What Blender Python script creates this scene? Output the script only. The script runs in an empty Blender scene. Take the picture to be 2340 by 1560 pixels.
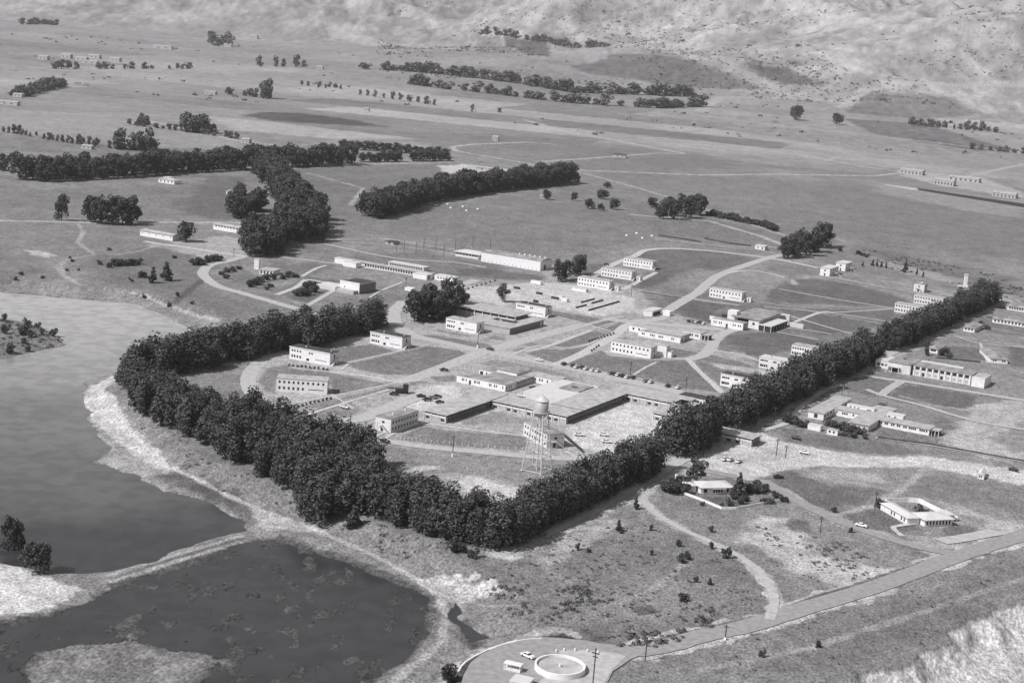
import bpy, math, random
import numpy as np
from mathutils import Matrix, Vector
S = bpy.context.scene
COL = S.collection
R = math.radians
rnd = random.Random(7)

# ------------------------------------------------------------------ camera
FPX, PITCH, ROLL, H = 3549.66, 0.20232, 0.07688, 180.0
GRID = R(-28.96)
Fw = np.array([0, math.cos(PITCH), -math.sin(PITCH)])
R0 = np.array([1, 0, 0.]); U0 = np.cross(R0, Fw)
Rt = math.cos(ROLL)*R0 + math.sin(ROLL)*U0
Up = -math.sin(ROLL)*R0 + math.cos(ROLL)*U0
cd = bpy.data.cameras.new('camera'); cam = bpy.data.objects.new('camera', cd); COL.objects.link(cam)
cd.sensor_width = 36; cd.lens = FPX/2340*36; cd.clip_start = 1; cd.clip_end = 60000
M = Matrix(((Rt[0], Up[0], -Fw[0], 0), (Rt[1], Up[1], -Fw[1], 0), (Rt[2], Up[2], -Fw[2], H), (0, 0, 0, 1)))
cam.matrix_world = M
S.camera = cam

# ------------------------------------------------------------------ light
SUN_EL, SUN_AZ = R(47), R(213)        # azimuth of the direction towards the sun, counted from +X
w = bpy.data.worlds.new('World'); S.world = w; w.use_nodes = True
nt = w.node_tree; nt.nodes.clear()
o_ = nt.nodes.new('ShaderNodeOutputWorld'); b_ = nt.nodes.new('ShaderNodeBackground')
sk = nt.nodes.new('ShaderNodeTexSky'); sk.sky_type = 'NISHITA'; sk.sun_disc = False
sk.sun_elevation = SUN_EL; sk.sun_rotation = R(90)-SUN_AZ
bw = nt.nodes.new('ShaderNodeRGBToBW')
nt.links.new(sk.outputs[0], bw.inputs[0]); nt.links.new(bw.outputs[0], b_.inputs[0])
b_.inputs[1].default_value = 0.085
nt.links.new(b_.outputs[0], o_.inputs[0])
sd = bpy.data.lights.new('sun', 'SUN'); sun = bpy.data.objects.new('sun', sd); COL.objects.link(sun)
sd.energy = 3.9; sd.angle = R(0.5); sd.color = (1.0, .985, .985)
dv = Vector((math.cos(SUN_EL)*math.cos(SUN_AZ), math.cos(SUN_EL)*math.sin(SUN_AZ), math.sin(SUN_EL)))
sun.rotation_euler = dv.to_track_quat('Z', 'Y').to_euler()
S.view_settings.view_transform = 'Standard'; S.view_settings.look = 'None'
S.view_settings.exposure = 0.3; S.view_settings.gamma = 1
HAZE, HZTOP = 4.6e-5, 2300

# ------------------------------------------------------------------ pixel <-> place
def ray(x, y):
    return Rt*(x-1170)/FPX - Up*(y-780)/FPX + Fw
def G(x, y, z=0.0):
    d = ray(x, y); t = (H-z)/(-d[2]); return np.array([d[0]*t, d[1]*t, z])
def PX(p):
    p = np.array([p[0], p[1], p[2]-H]); z = p@Fw
    return 1170+FPX*(p@Rt)/z, 780-FPX*(p@Up)/z
def Gs(pts, z=0.0): return np.array([G(x, y, z)[:2] for x, y in pts])

# ------------------------------------------------------------------ noise and shapes (numpy)
def vnoise(x, y, seed=0):
    xi = np.floor(x).astype(np.int64); yi = np.floor(y).astype(np.int64)
    fx = x-xi; fy = y-yi; fx = fx*fx*(3-2*fx); fy = fy*fy*(3-2*fy)
    def h(a, b):
        n = (a*374761393 + b*668265263 + seed*982451653) & 0xffffffff
        n = ((n ^ (n >> 13))*1274126177) & 0xffffffff
        return ((n ^ (n >> 16)) & 0xffffff)/float(0xffffff)
    a = h(xi, yi); b = h(xi+1, yi); c = h(xi, yi+1); d = h(xi+1, yi+1)
    return (a*(1-fx)+b*fx)*(1-fy)+(c*(1-fx)+d*fx)*fy
def fbm(x, y, oct=4, seed=0):
    s = 0; a = .5; t = 0
    for i in range(oct):
        s = s+a*vnoise(x*2**i+i*17.3, y*2**i-i*9.1, seed+i); t += a; a *= .5
    return s/t
def sstep(a, b, x):
    t = np.clip((x-a)/(b-a), 0, 1); return t*t*(3-2*t)
def sdist(poly, X, Y):
    """signed distance to polygon, negative inside"""
    d = np.full(X.shape, 1e18); ins = np.zeros(X.shape, bool)
    n = len(poly)
    for i in range(n):
        ax, ay = poly[i]; bx, by = poly[(i+1) % n]
        ex, ey = bx-ax, by-ay
        L = ex*ex+ey*ey+1e-12
        t = np.clip(((X-ax)*ex+(Y-ay)*ey)/L, 0, 1)
        d = np.minimum(d, (X-ax-ex*t)**2+(Y-ay-ey*t)**2)
        c = ((ay > Y) != (by > Y))
        with np.errstate(divide='ignore', invalid='ignore'):
            xx = ax+(Y-ay)/(by-ay if by != ay else 1e-12)*ex
        ins ^= c & (X < xx)
    d = np.sqrt(d)
    return np.where(ins, -d, d)
def ldist(pts, X, Y):
    d = np.full(X.shape, 1e18)
    for i in range(len(pts)-1):
        ax, ay = pts[i]; ex, ey = pts[i+1][0]-ax, pts[i+1][1]-ay
        t = np.clip(((X-ax)*ex+(Y-ay)*ey)/(ex*ex+ey*ey+1e-12), 0, 1)
        d = np.minimum(d, (X-ax-ex*t)**2+(Y-ay-ey*t)**2)
    return np.sqrt(d)

# ------------------------------------------------------------------ terrain
WL = -5.0
LOWP = Gs([(-600, 630), (0, 664), (150, 680), (300, 690), (400, 722), (455, 750), (400, 775), (320, 800), (262, 850), (222, 872),
          (205, 900), (225, 950), (290, 1010), (380, 1085), (520, 1135), (600, 1168), (700, 1208), (850, 1270), (1000, 1345), (1095, 1385),
          (1100, 1462), (1010, 1500), (960, 1580), (800, 1750), (-900, 1750), (-900, 700)], WL)
WAT = [Gs(p, WL) for p in (
    [(-600, 640), (0, 666), (150, 682), (300, 694), (395, 728), (440, 752), (390, 775), (310, 800), (255, 850), (200, 872), (186, 915), (210, 970), (262, 1030), (225, 1052),
     (330, 1100), (480, 1150), (548, 1186), (575, 1212), (520, 1222), (400, 1262), (250, 1302), (110, 1306), (40, 1290), (-60, 1270), (-700, 1250)],
    [(560, 1238), (640, 1226), (700, 1246), (850, 1296), (950, 1337), (990, 1365), (1000, 1400), (985, 1450), (955, 1498), (900, 1528), (820, 1580), (700, 1750), (-900, 1750), (-900, 1430), (0, 1420), (120, 1400), (205, 1375), (250, 1338), (400, 1290), (540, 1243)],
    [(1040, 1378), (1058, 1396), (1072, 1425), (1092, 1452), (1056, 1462), (1046, 1430)])]
ISLE = Gs([(-300, 700), (0, 722), (60, 732), (125, 756), (168, 786), (100, 806), (40, 820), (-300, 860)], WL)
SEA = Gs([(1860, 1562), (1960, 1532), (2060, 1520), (2110, 1492), (2170, 1478), (2200, 1425), (2280, 1396), (2345, 1370), (2700, 1290), (2900, 1900), (1500, 1900)])
MUD = Gs([(-40, 1640), (40, 1540), (95, 1480), (180, 1458), (300, 1446), (380, 1470), (490, 1484), (560, 1502), (500, 1545), (430, 1640)], WL)
HILLS = []   # (px, py, dist-from-camera, radius, height) knolls given by place
for px_, Y_, r_, h_, ar in ((640, 6900, 520, 95, 1.6), (880, 7300, 420, 60, 1.4), (1160, 6300, 420, 52, 1.2), (1480, 5300, 620, 68, 1.8), (1800, 4900, 420, 60, 1.5),
                           (1960, 5900, 500, 150, 1.0), (2230, 5000, 420, 110, 1.1), (1620, 6600, 600, 120, 1.2), (300, 8200, 900, 110, 1.5), (2120, 4500, 300, 45, 1.5)):
    d_ = ray(px_, 150); HILLS.append((d_[0]*Y_/d_[1], Y_, r_, h_, ar))
def height(X, Y):
    X = np.asarray(X, float); Y = np.asarray(Y, float)
    z = np.zeros(X.shape)
    near = Y < 1700
    if near.any():
        x = X[near]; y = Y[near]
        wx = x+(fbm(x/14, y/14, 3, 3)-.5)*9; wy = y+(fbm(x/14, y/14, 3, 5)-.5)*9
        d = sdist(LOWP, wx, wy)
        land = WL+.55+.7*(fbm(x/20, y/20, 3, 9)-.3)
        zz = np.where(d < 0, land, land*(1-sstep(0, 17, d)))
        zz = np.where(d > 17, 0, zz)
        for i, p in enumerate(WAT):
            dw = sdist(p, wx, wy)
            deep = WL-1.2 if i != 1 else WL-.2+.62*(fbm(x/4.5, y/9, 5, 21)-.30)
            zz = np.where(dw < 5, deep+(zz-deep)*sstep(-4, 2.5, dw), zz)
        di = sdist(ISLE, wx, wy); zz = np.where(di < 6, np.maximum(zz, WL-1.2+3.6*(1-sstep(-20, 6, di))), zz)
        dm = sdist(MUD, wx, wy); nm = fbm(x/7, y/10, 5, 23); zz = np.where(dm < 9, np.maximum(zz, WL-.16+.24*(1-sstep(-9, 8, dm))+.22*(nm-.42)), zz)
        wx = x+(fbm(x/13, y/13, 5, 13)-.5)*13; wy = y+(fbm(x/13, y/13, 5, 15)-.5)*13
        ds = sdist(SEA, wx, wy)
        zz = np.where(ds < 0, -6*sstep(0, 9, -ds)-4*sstep(5, 24, -ds)-.9*fbm(x/3.2, y/3.2, 3, 4)*sstep(0, 2, -ds), zz)
        z[near] = zz
    far = Y >= 1700
    if far.any():
        x = X[far]; y = Y[far]
        base = .011*np.clip(y-2900, 0, None)*sstep(2900, 4200, y)
        yb = 5700-1.05*np.clip(x, -300, 3500)+500*(fbm(x/1500, y/3000, 2, 31)-.5)
        t = np.clip(y-yb, 0, None)
        wx = x+500*(fbm(x/900, y/900, 3, 41)-.5); wy = y+500*(fbm(x/900, y/900, 3, 43)-.5)
        rg = 1-np.abs(2*fbm(wx/560, wy/820, 5, 51)-1)
        rg2 = 1-np.abs(2*fbm((wx+.25*wy)/175, wy/520, 4, 57)-1)
        m = .13*t+.05*np.clip(t-1800, 0, None)+(rg**1.5*340-110)*sstep(0, 2400, t)+(rg2**1.3*72-26)*sstep(0, 1500, t)
        fh = (fbm(x/700, y/700, 3, 61)-.45)*70*sstep(-1900, 300, y-yb)
        m = m+sstep(0, 1200, t)*.6*((1-np.abs(2*fbm((x+.3*y)/62, y/120, 3, 63)-1))*26-13)
        zz = base+m+np.clip(fh, 0, None)
        for hx, hy, r, h, ar in HILLS:
            q = ((x-hx)/(r*ar))**2+((y-hy)/r)**2
            zz = zz+h*np.exp(-q*1.6)*(.75+.5*fbm(x/160, y/160, 3, 77))
        z[far] = zz
    return z
def hz(x, y): return float(height(np.array([x]), np.array([y]))[0])
def T(px, py):
    """the point of the terrain seen at photo pixel px, py"""
    g = G(px, py)if ray(px, py)[2] < 0 else None
    if g is not None and g[1] < 2900:
        z = hz(g[0], g[1])
        if abs(z) < .02: return g
        z = 0
        for k in range(14):
            g = G(px, py, z); z = .4*z+.6*hz(g[0], g[1])
        g = G(px, py, z); g[2] = hz(g[0], g[1]); return g
    d = ray(px, py); d = d/d[1]
    ys = np.concatenate([np.arange(1750, 5000, 12), np.arange(5000, 15000, 30)])
    zz = height(d[0]*ys, ys); rz = H+d[2]*ys
    k = np.argmax(zz >= rz)
    y = ys[k] if zz[k] >= rz[k] else 9000.
    return np.array([d[0]*y, y, hz(d[0]*y, y)])

# ------------------------------------------------------------------ objects
def mesh(name, vs, fs, mats=(), smooth=False):
    me = bpy.data.meshes.new(name); me.from_pydata([tuple(map(float, v)) for v in vs], [], fs)
    for m in (mats if isinstance(mats, (list, tuple)) else [mats]): me.materials.append(m)
    if smooth: me.shade_smooth()
    return me
def link(name, me, parent=None, loc=(0, 0, 0), rz=0, sc=None):
    o = bpy.data.objects.new(name, me); COL.objects.link(o)
    if parent: o.parent = parent
    o.location = loc; o.rotation_euler = (0, 0, rz)
    if sc is not None: o.scale = sc
    return o
def tag(o, label, cat, group=None, kind=None):
    if label: o['label'] = label
    if cat: o['category'] = cat
    if group: o['group'] = group
    if kind: o['kind'] = kind
    return o
def lin(g):
    g = g/255; return g/12.92 if g < .04045 else ((g+.055)/1.055)**2.4
TINT = (1.005, .985, 1.008)
def mat(name, a, rough=.9, var=.12, scale=.6, spec=.2, detail=4):
    m = bpy.data.materials.new(name); m.use_nodes = True; n = m.node_tree; L = n.links
    b = n.nodes['Principled BSDF']; b.inputs['Roughness'].default_value = rough
    b.inputs['Specular IOR Level'].default_value = spec
    tc = n.nodes.new('ShaderNodeTexCoord'); no = n.nodes.new('ShaderNodeTexNoise'); no.inputs['Scale'].default_value = scale
    no.inputs['Detail'].default_value = detail
    mr = n.nodes.new('ShaderNodeMapRange'); mr.inputs[1].default_value = .3; mr.inputs[2].default_value = .7
    mr.inputs[3].default_value = 1-var; mr.inputs[4].default_value = 1+var
    mx = n.nodes.new('ShaderNodeVectorMath'); mx.operation = 'SCALE'; mx.inputs[0].default_value = (a*TINT[0], a*TINT[1], a*TINT[2])
    L.new(tc.outputs['Object'], no.inputs['Vector']); L.new(no.outputs[0], mr.inputs[0]); L.new(mr.outputs[0], mx.inputs['Scale'])
    L.new(mx.outputs[0], b.inputs['Base Color'])
    return m
M_WHITE = mat('white_stucco', .76, .85, .12, .7)
M_CREAM = mat('cream_stucco', .66, .85, .13, .7)
M_GREY = mat('grey_concrete', .42, .9, .1, .5)
M_SHADEBRICK = mat('shaded_brick', .2, .9, .12, .8)  # darker wall tone, shade put into the right-hand sides
M_RLIGHT = mat('gravel_roof', .42, .95, .24, .3)
M_RMID = mat('worn_roof', .3, .95, .38, .22)
M_RDARK = mat('tar_roof', .07, .9, .3, .3)
M_RWHITE = mat('pale_roof', .6, .9, .08, .3)
M_WIN = mat('window_glass', .03, .25, .1, 1, .5)
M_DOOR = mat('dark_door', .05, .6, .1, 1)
M_METAL = mat('pale_steel', .55, .6, .12, .4, .4)
M_TANK = mat('tank_steel', .42, .55, .16, .35, .4)
M_WOOD = mat('dark_timber', .06, .9, .2, 2)
M_ASPH = mat('worn_asphalt', .3, .95, .16, .5)
M_DIRT = mat('packed_dirt', .45, .95, .13, .12)
M_SAND = mat('pale_track', .5, .95, .2, .4)
M_PAVE = mat('pavement_concrete', .44, .95, .17, .45)
M_TAR = mat('runway_tar', .05, .9, .2, .05)
M_LEAF = mat('dark_leaves', .072, .75, .5, .35, .25)
M_LEAF2 = mat('mid_leaves', .09, .8, .4, .4, .2)
M_LEAF3 = mat('pale_leaves', .13, .85, .35, .5, .15)
M_FAR = mat('weathered_wall', .44, .9, .1, .3)
M_SCRUB = mat('grey_scrub', .12, .95, .3, .4, .05)
M_BARK = mat('pale_bark', .3, .9, .3, 1.2)
M_BARKD = mat('dark_bark', .1, .9, .3, 1.2)
M_CARD = mat('dark_car_paint', .03, .3, .05, 1, .5)
M_CARW = mat('white_car_paint', .75, .3, .04, 1, .5)
M_CARG = mat('grey_car_paint', .25, .3, .05, 1, .5)
M_TYRE = mat('black_rubber', .02, .9, .1, 1)
M_BALE = mat('bleached_canvas', .8, .9, .05, 1)

# ground material: the tones of soil and grass are stored per vertex, the shader adds fine grass and soil grain
def ground_mat(name, k=1.0):
    m = bpy.data.materials.new(name); m.use_nodes = True; n = m.node_tree; L = n.links
    b = n.nodes['Principled BSDF']; b.inputs['Roughness'].default_value = 1; b.inputs['Specular IOR Level'].default_value = 0
    at = n.nodes.new('ShaderNodeAttribute'); at.attribute_name = 'tone'
    geo = n.nodes.new('ShaderNodeNewGeometry'); last = at.outputs['Color']
    mp_ = n.nodes.new('ShaderNodeMapping'); mp_.inputs['Scale'].default_value = (1, .6, 1); L.new(geo.outputs['Position'], mp_.inputs['Vector'])
    for sc, v in ((1.15, .52*k), (.3, .24*k), (.08, .14*k)):
        no = n.nodes.new('ShaderNodeTexNoise'); no.inputs['Scale'].default_value = sc; no.inputs['Detail'].default_value = 3
        mr = n.nodes.new('ShaderNodeMapRange'); mr.inputs[1].default_value = .28; mr.inputs[2].default_value = .72
        mr.inputs[3].default_value = 1-v; mr.inputs[4].default_value = 1+v
        mx = n.nodes.new('ShaderNodeVectorMath'); mx.operation = 'SCALE'
        L.new(mp_.outputs[0], no.inputs['Vector']); L.new(no.outputs[0], mr.inputs[0])
        L.new(last, mx.inputs[0]); L.new(mr.outputs[0], mx.inputs['Scale']); last = mx.outputs[0]
    L.new(last, b.inputs['Base Color'])
    return m
M_GROUND = ground_mat('grass_and_soil')
M_WATER = bpy.data.materials.new('lagoon_water'); M_WATER.use_nodes = True
n = M_WATER.node_tree; b = n.nodes['Principled BSDF']; WB = b
b.inputs['Roughness'].default_value = .18; b.inputs['IOR'].default_value = 1.33
no = n.nodes.new('ShaderNodeTexNoise'); no.inputs['Scale'].default_value = .5; no.inputs['Detail'].default_value = 4
bp = n.nodes.new('ShaderNodeBump'); bp.inputs['Strength'].default_value = .045; bp.inputs['Distance'].default_value = .3
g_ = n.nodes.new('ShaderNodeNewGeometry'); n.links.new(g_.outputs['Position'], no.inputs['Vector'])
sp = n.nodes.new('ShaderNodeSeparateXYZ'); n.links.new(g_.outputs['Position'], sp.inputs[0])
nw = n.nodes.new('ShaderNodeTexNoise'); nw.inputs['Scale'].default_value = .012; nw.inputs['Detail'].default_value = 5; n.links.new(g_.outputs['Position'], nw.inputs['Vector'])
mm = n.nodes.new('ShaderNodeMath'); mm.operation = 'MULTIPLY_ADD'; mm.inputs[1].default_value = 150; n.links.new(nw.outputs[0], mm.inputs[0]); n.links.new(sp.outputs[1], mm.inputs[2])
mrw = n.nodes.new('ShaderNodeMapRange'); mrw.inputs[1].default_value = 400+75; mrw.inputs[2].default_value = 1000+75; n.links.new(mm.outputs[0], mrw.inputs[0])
rp = n.nodes.new('ShaderNodeValToRGB'); n.links.new(mrw.outputs[0], rp.inputs[0]); el = rp.color_ramp.elements      # dark shallows near; silty north arm, paled by sky reflection painted into the colour
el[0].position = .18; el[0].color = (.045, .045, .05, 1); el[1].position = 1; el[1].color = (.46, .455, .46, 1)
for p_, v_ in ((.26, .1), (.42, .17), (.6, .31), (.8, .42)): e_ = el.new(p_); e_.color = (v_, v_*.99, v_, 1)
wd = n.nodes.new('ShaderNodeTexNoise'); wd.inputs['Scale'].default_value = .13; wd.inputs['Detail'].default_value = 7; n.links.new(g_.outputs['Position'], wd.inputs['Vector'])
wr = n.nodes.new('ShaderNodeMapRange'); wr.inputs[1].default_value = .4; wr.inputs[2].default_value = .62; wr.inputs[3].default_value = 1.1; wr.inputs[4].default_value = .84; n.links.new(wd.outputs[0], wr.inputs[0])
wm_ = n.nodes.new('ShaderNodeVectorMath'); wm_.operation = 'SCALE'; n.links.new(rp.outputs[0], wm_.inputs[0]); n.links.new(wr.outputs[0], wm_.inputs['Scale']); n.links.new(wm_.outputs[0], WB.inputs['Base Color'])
n.links.new(no.outputs[0], bp.inputs['Height']); n.links.new(bp.outputs[0], b.inputs['Normal'])

# ------------------------------------------------------------------ the ground sheet
def GP(pts):                                   # photo pixels -> places on the mesa, or on the rising land far off
    return [tuple((T(x, y) if y < 345 else G(x, y))[:2]) for x, y in pts]
def GW(pts): return [tuple(G(x, y, WL)[:2]) for x, y in pts]
# (tone on paper 0-255, edge softness m, ragged edge m, polygon)
FIELDS = [
 (146, 60, 30, GP([(-200, 120), (600, 150), (1100, 230), (1700, 300), (2600, 420), (2700, 400), (2300, 300), (1500, 150), (700, 60), (-200, 20)])),
 (150, 20, 14, GP([(-100, 245), (200, 262), (545, 322), (540, 345), (250, 330), (-100, 290)])),
 (168, 14, 10, GP([(480, 266), (620, 278), (760, 296), (960, 318), (760, 318), (540, 298)])),
 (98, 8, 8, GP([(545, 264), (600, 257), (680, 258), (780, 270), (885, 290), (760, 285), (620, 275)])),
 (120, 14, 12, GP([(640, 385), (1000, 372), (1180, 385), (1310, 400), (1000, 440), (820, 490), (745, 500), (690, 430)])),
 (150, 10, 8, GP([(740, 320), (960, 325), (1040, 352), (900, 346)])),
 (196, 3, 5, GP([(995, 378), (1060, 376), (1160, 386), (1180, 396), (1120, 404), (1040, 400), (1010, 390)])),
 (126, 25, 14, GP([(740, 505), (1300, 428), (1500, 470), (1700, 520), (1790, 555), (1740, 590), (1480, 560), (1250, 585), (900, 540), (745, 540)])),
 (128, 20, 14, GP([(1320, 395), (1700, 402), (2000, 425), (2400, 480), (2400, 600), (2100, 560), (1900, 540), (1620, 480), (1330, 425)])),
 (130, 20, 14, GP([(900, 300), (1200, 310), (1600, 350), (1700, 380), (1400, 392), (1200, 380), (1000, 340)])),
 (144, 20, 12, GP([(1500, 250), (1920, 285), (2340, 350), (2500, 400), (2340, 410), (2000, 350), (1600, 290)])),
 (116, 10, 8, GP([(1930, 272), (2100, 282), (2330, 345), (2230, 345), (2000, 308)])),
 (122, 12, 10, GP([(1960, 216), (2180, 225), (2240, 262), (2100, 272), (1935, 258)])),
 (112, 14, 12, GP([(1300, 150), (1400, 126), (1520, 128), (1650, 165), (1760, 208), (1500, 192), (1340, 168)])),
 (100, 12, 12, GP([(1700, 145), (1800, 158), (1885, 198), (1790, 196), (1730, 172)])),
 (104, 8, 8, GP([(1150, 84), (1250, 96), (1256, 132), (1190, 122)])),
 (128, 8, 8, GP([(1088, 86), (1145, 86), (1185, 124), (1095, 122)])),
 (164, 8, 5, GP([(1268, 50), (1295, 48), (1318, 72), (1290, 78)])),
 (164, 12, 12, GP([(1960, 20), (1995, 28), (1900, 80), (1840, 82)])),
 (164, 14, 14, GP([(2160, 30), (2200, 22), (2220, 50), (2140, 60)])),
 (160, 10, 8, GP([(1790, 326), (1840, 326), (1925, 340), (1930, 346), (1800, 333)])),
 (150, 12, 10, GP([(2000, 415), (2340, 470), (2340, 500), (2200, 480), (2000, 440)])),
 (172, 6, 6, GP([(2060, 388), (2240, 405), (2340, 440), (2340, 452), (2150, 425), (2060, 402)])),
 (118, 12, 10, GP([(1950, 560), (2100, 590), (2340, 640), (2340, 675), (2200, 650), (2010, 600)])),
 (158, 5, 8, GP([(1960, 575), (2010, 590), (2100, 612), (2200, 640), (2180, 650), (2080, 625), (1990, 598)])),
 (128, 20, 10, GP([(-100, 440), (500, 430), (620, 470), (560, 500), (300, 505), (-100, 500)])),
 (112, 10, 8, GP([(400, 480), (480, 400), (540, 400), (600, 470), (520, 505)])),
 (132, 20, 10, GP([(-100, 510), (300, 510), (560, 540), (470, 590), (300, 600), (0, 600), (-100, 600)])),
 (168, 4, 5, GP([(330, 560), (420, 552), (500, 540), (560, 545), (560, 590), (470, 590), (400, 575)])),
 (118, 14, 6, GP([(200, 585), (380, 560), (470, 600), (480, 660), (600, 700), (700, 705), (520, 740), (330, 670), (230, 640)])),
 (182, 2, 3, GP([(60, 572), (90, 572), (125, 582), (110, 588), (75, 582)])),
 # campus ground and its lawns
 (164, 4, 3, GP([(560, 840), (600, 812), (740, 780), (893, 745), (895, 700), (1000, 640), (1120, 622), (1250, 600), (1350, 642), (1440, 650), (1500, 700), (1640, 745), (1740, 850), (1650, 900), (1610, 1000), (1400, 1060), (1260, 1140), (1150, 1220), (1090, 1150), (900, 1010), (640, 915), (560, 880)])),
 (176, 4, 5, GP([(1060, 650), (1130, 640), (1300, 650), (1400, 665), (1440, 680), (1460, 705), (1380, 725), (1200, 690), (1150, 700), (1060, 680)])),
 (124, 3, 2, GP([(640, 610), (760, 590), (960, 575), (1040, 590), (1240, 622), (1250, 640), (1120, 655), (1040, 650), (900, 612), (760, 596)])),
 (110, 1, 1, GP([(1040, 616), (1100, 612), (1250, 632), (1230, 640), (1130, 638), (1060, 630)])),
 (122, 2, 1, GP([(600, 608), (720, 600), (760, 612), (700, 632), (640, 625)])),
 (118, 2, 2, GP([(500, 620), (540, 612), (560, 615), (640, 660), (690, 640), (760, 655), (740, 670), (700, 690), (640, 672), (540, 648)])),
 (112, 2, 1, GP([(755, 655), (780, 650), (770, 640), (700, 632), (690, 640)])),
 (110, 1.5, 1, GP([(650, 680), (700, 662), (745, 668), (720, 688), (700, 692)])),
 (106, 1, .6, GP([(772, 822), (760, 797), (848, 786), (908, 803), (790, 828)])),
 (106, 1, .6, GP([(795, 832), (916, 804), (985, 791), (1050, 800), (1074, 812), (945, 856), (880, 856), (806, 841)])),
 (110, 1, .6, GP([(940, 764), (1000, 766), (1125, 789), (1108, 796), (1060, 789), (960, 776)])),
 (116, 1, .6, GP([(1000, 752), (1088, 768), (1060, 769), (1000, 757)])),
 (116, 1, .6, GP([(1108, 774), (1130, 765), (1162, 777), (1150, 778)])),
 (110, 1.2, .8, GP([(608, 842), (650, 832), (668, 842), (760, 852), (888, 877), (840, 888), (765, 903), (748, 868), (632, 866), (630, 899), (604, 893), (592, 870)])),
 (128, 2, 2, GP([(420, 860), (560, 822), (585, 818), (555, 860), (560, 895), (600, 915), (620, 920), (640, 945), (560, 925), (460, 900)])),
 (118, 1.2, .8, GP([(790, 905), (860, 890), (960, 870), (975, 872), (880, 895), (800, 912), (740, 935), (690, 930)])),
 (120, 1.5, 1, GP([(700, 945), (760, 920), (800, 918), (830, 935), (780, 960), (760, 965)])),
 (112, 1, .5, GP([(982, 860), (1040, 857), (1042, 872), (1000, 872)])),
 (122, 1.5, 1, GP([(1095, 832), (1125, 821), (1230, 838), (1330, 866), (1296, 874), (1220, 850)])),
 (110, 1, .6, GP([(1247, 708), (1300, 716), (1372, 728), (1338, 740), (1280, 725)])),
 (110, 1, .6, GP([(1350, 741), (1402, 729), (1422, 733), (1370, 750)])),
 (110, 1, .6, GP([(1372, 753), (1422, 736), (1412, 757), (1398, 763)])),
 (110, 1, .6, GP([(1275, 784), (1360, 755), (1388, 763), (1350, 782), (1290, 794), (1250, 792)])),
 (110, 1, .6, GP([(1204, 808), (1240, 797), (1290, 799), (1345, 790), (1366, 795), (1350, 803), (1283, 828), (1260, 828), (1240, 820)])),
 (118, 1, 1, GP([(1193, 786), (1210, 781), (1240, 790), (1204, 791)])),
 (122, 1, 1, GP([(1172, 798), (1200, 793), (1205, 797), (1190, 803), (1172, 802)])),
 (106, 1, .6, GP([(1290, 831), (1374, 800), (1395, 813), (1486, 823), (1568, 823), (1598, 850), (1644, 896), (1560, 886), (1440, 858), (1340, 841)])),
 (110, 2, 1.5, GP([(1430, 590), (1480, 572), (1530, 569), (1620, 574), (1738, 593), (1650, 615), (1590, 622), (1555, 640), (1505, 650), (1460, 660), (1455, 640), (1500, 618), (1495, 600)])),
 (116, 2, 1, GP([(1350, 605), (1420, 600), (1400, 615), (1370, 640), (1310, 650), (1300, 630)])),
 (142, 3, 2, GP([(1510, 650), (1545, 627), (1590, 612), (1640, 620), (1618, 650), (1600, 662), (1560, 660)])),
 (142, 3, 2, GP([(1625, 655), (1660, 628), (1720, 620), (1795, 634), (1760, 670), (1735, 695), (1700, 690), (1690, 672), (1640, 668)])),
 (110, 1, 1, GP([(1465, 661), (1568, 676), (1560, 681), (1470, 669)])),
 (110, 1, .6, GP([(1525, 712), (1562, 690), (1590, 687), (1662, 697), (1625, 716), (1650, 722), (1625, 736), (1560, 723)])),
 (110, 1.5, 1, GP([(1643, 785), (1662, 766), (1725, 760), (1800, 757), (1890, 790), (1800, 802), (1740, 815), (1640, 800)])),
 (110, 1, .8, GP([(1385, 778), (1430, 770), (1460, 782), (1602, 801), (1603, 808), (1570, 818), (1496, 812), (1494, 800), (1400, 786)])),
 (112, 1, 1, GP([(1585, 822), (1622, 810), (1700, 828), (1745, 850), (1655, 890), (1602, 845)])),
 (180, 2, 4, GP([(1608, 826), (1650, 832), (1700, 838), (1745, 846), (1762, 858), (1700, 850), (1650, 842)])),
 (158, 2, 4, GP([(1640, 800), (1700, 806), (1730, 822), (1670, 815)])),
 (110, 2, 2, GP([(1800, 640), (1860, 636), (1920, 645), (2040, 672), (2085, 692), (2040, 700), (1950, 698), (1850, 694), (1765, 688), (1752, 672)])),
 (110, 2, 1, GP([(1775, 700), (1900, 708), (2040, 706), (2050, 732), (1990, 748), (1880, 765), (1805, 722)])),
 (126, 3, 2, GP([(1760, 592), (1850, 606), (1890, 570), (1960, 572), (2020, 602), (2090, 640), (1960, 622), (1860, 628), (1800, 632), (1745, 612)])),
 (180, 1.5, 2, GP([(1800, 640), (1815, 638), (1826, 650), (1810, 650)])),
 (112, 1.5, 1, GP([(905, 1003), (960, 974), (1060, 987), (1205, 997), (1205, 1030), (1000, 1016)])),
 (128, 2, 4, GP([(1045, 962), (1124, 942), (1200, 952), (1215, 972), (1180, 968), (1110, 966), (1060, 975)])),
 (182, 3, 4, GP([(1285, 985), (1300, 975), (1430, 916), (1560, 950), (1620, 990), (1500, 1010), (1420, 1050), (1350, 1030), (1290, 1000)])),
 (126, 3, 3, GP([(880, 1022), (1000, 1026), (1230, 1048), (1380, 1048), (1300, 1092), (1220, 1125), (1100, 1085), (900, 1075)])),
 (176, 1.5, 3, GP([(905, 1072), (1010, 1060), (1018, 1068), (940, 1084)])),
 (178, 2, 3, GP([(1040, 1100), (1075, 1088), (1180, 1113), (1210, 1130), (1130, 1195), (1085, 1140)])),
 (110, .5, .4, GP([(1105, 1140), (1132, 1120), (1143, 1122), (1115, 1144)])),
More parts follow.
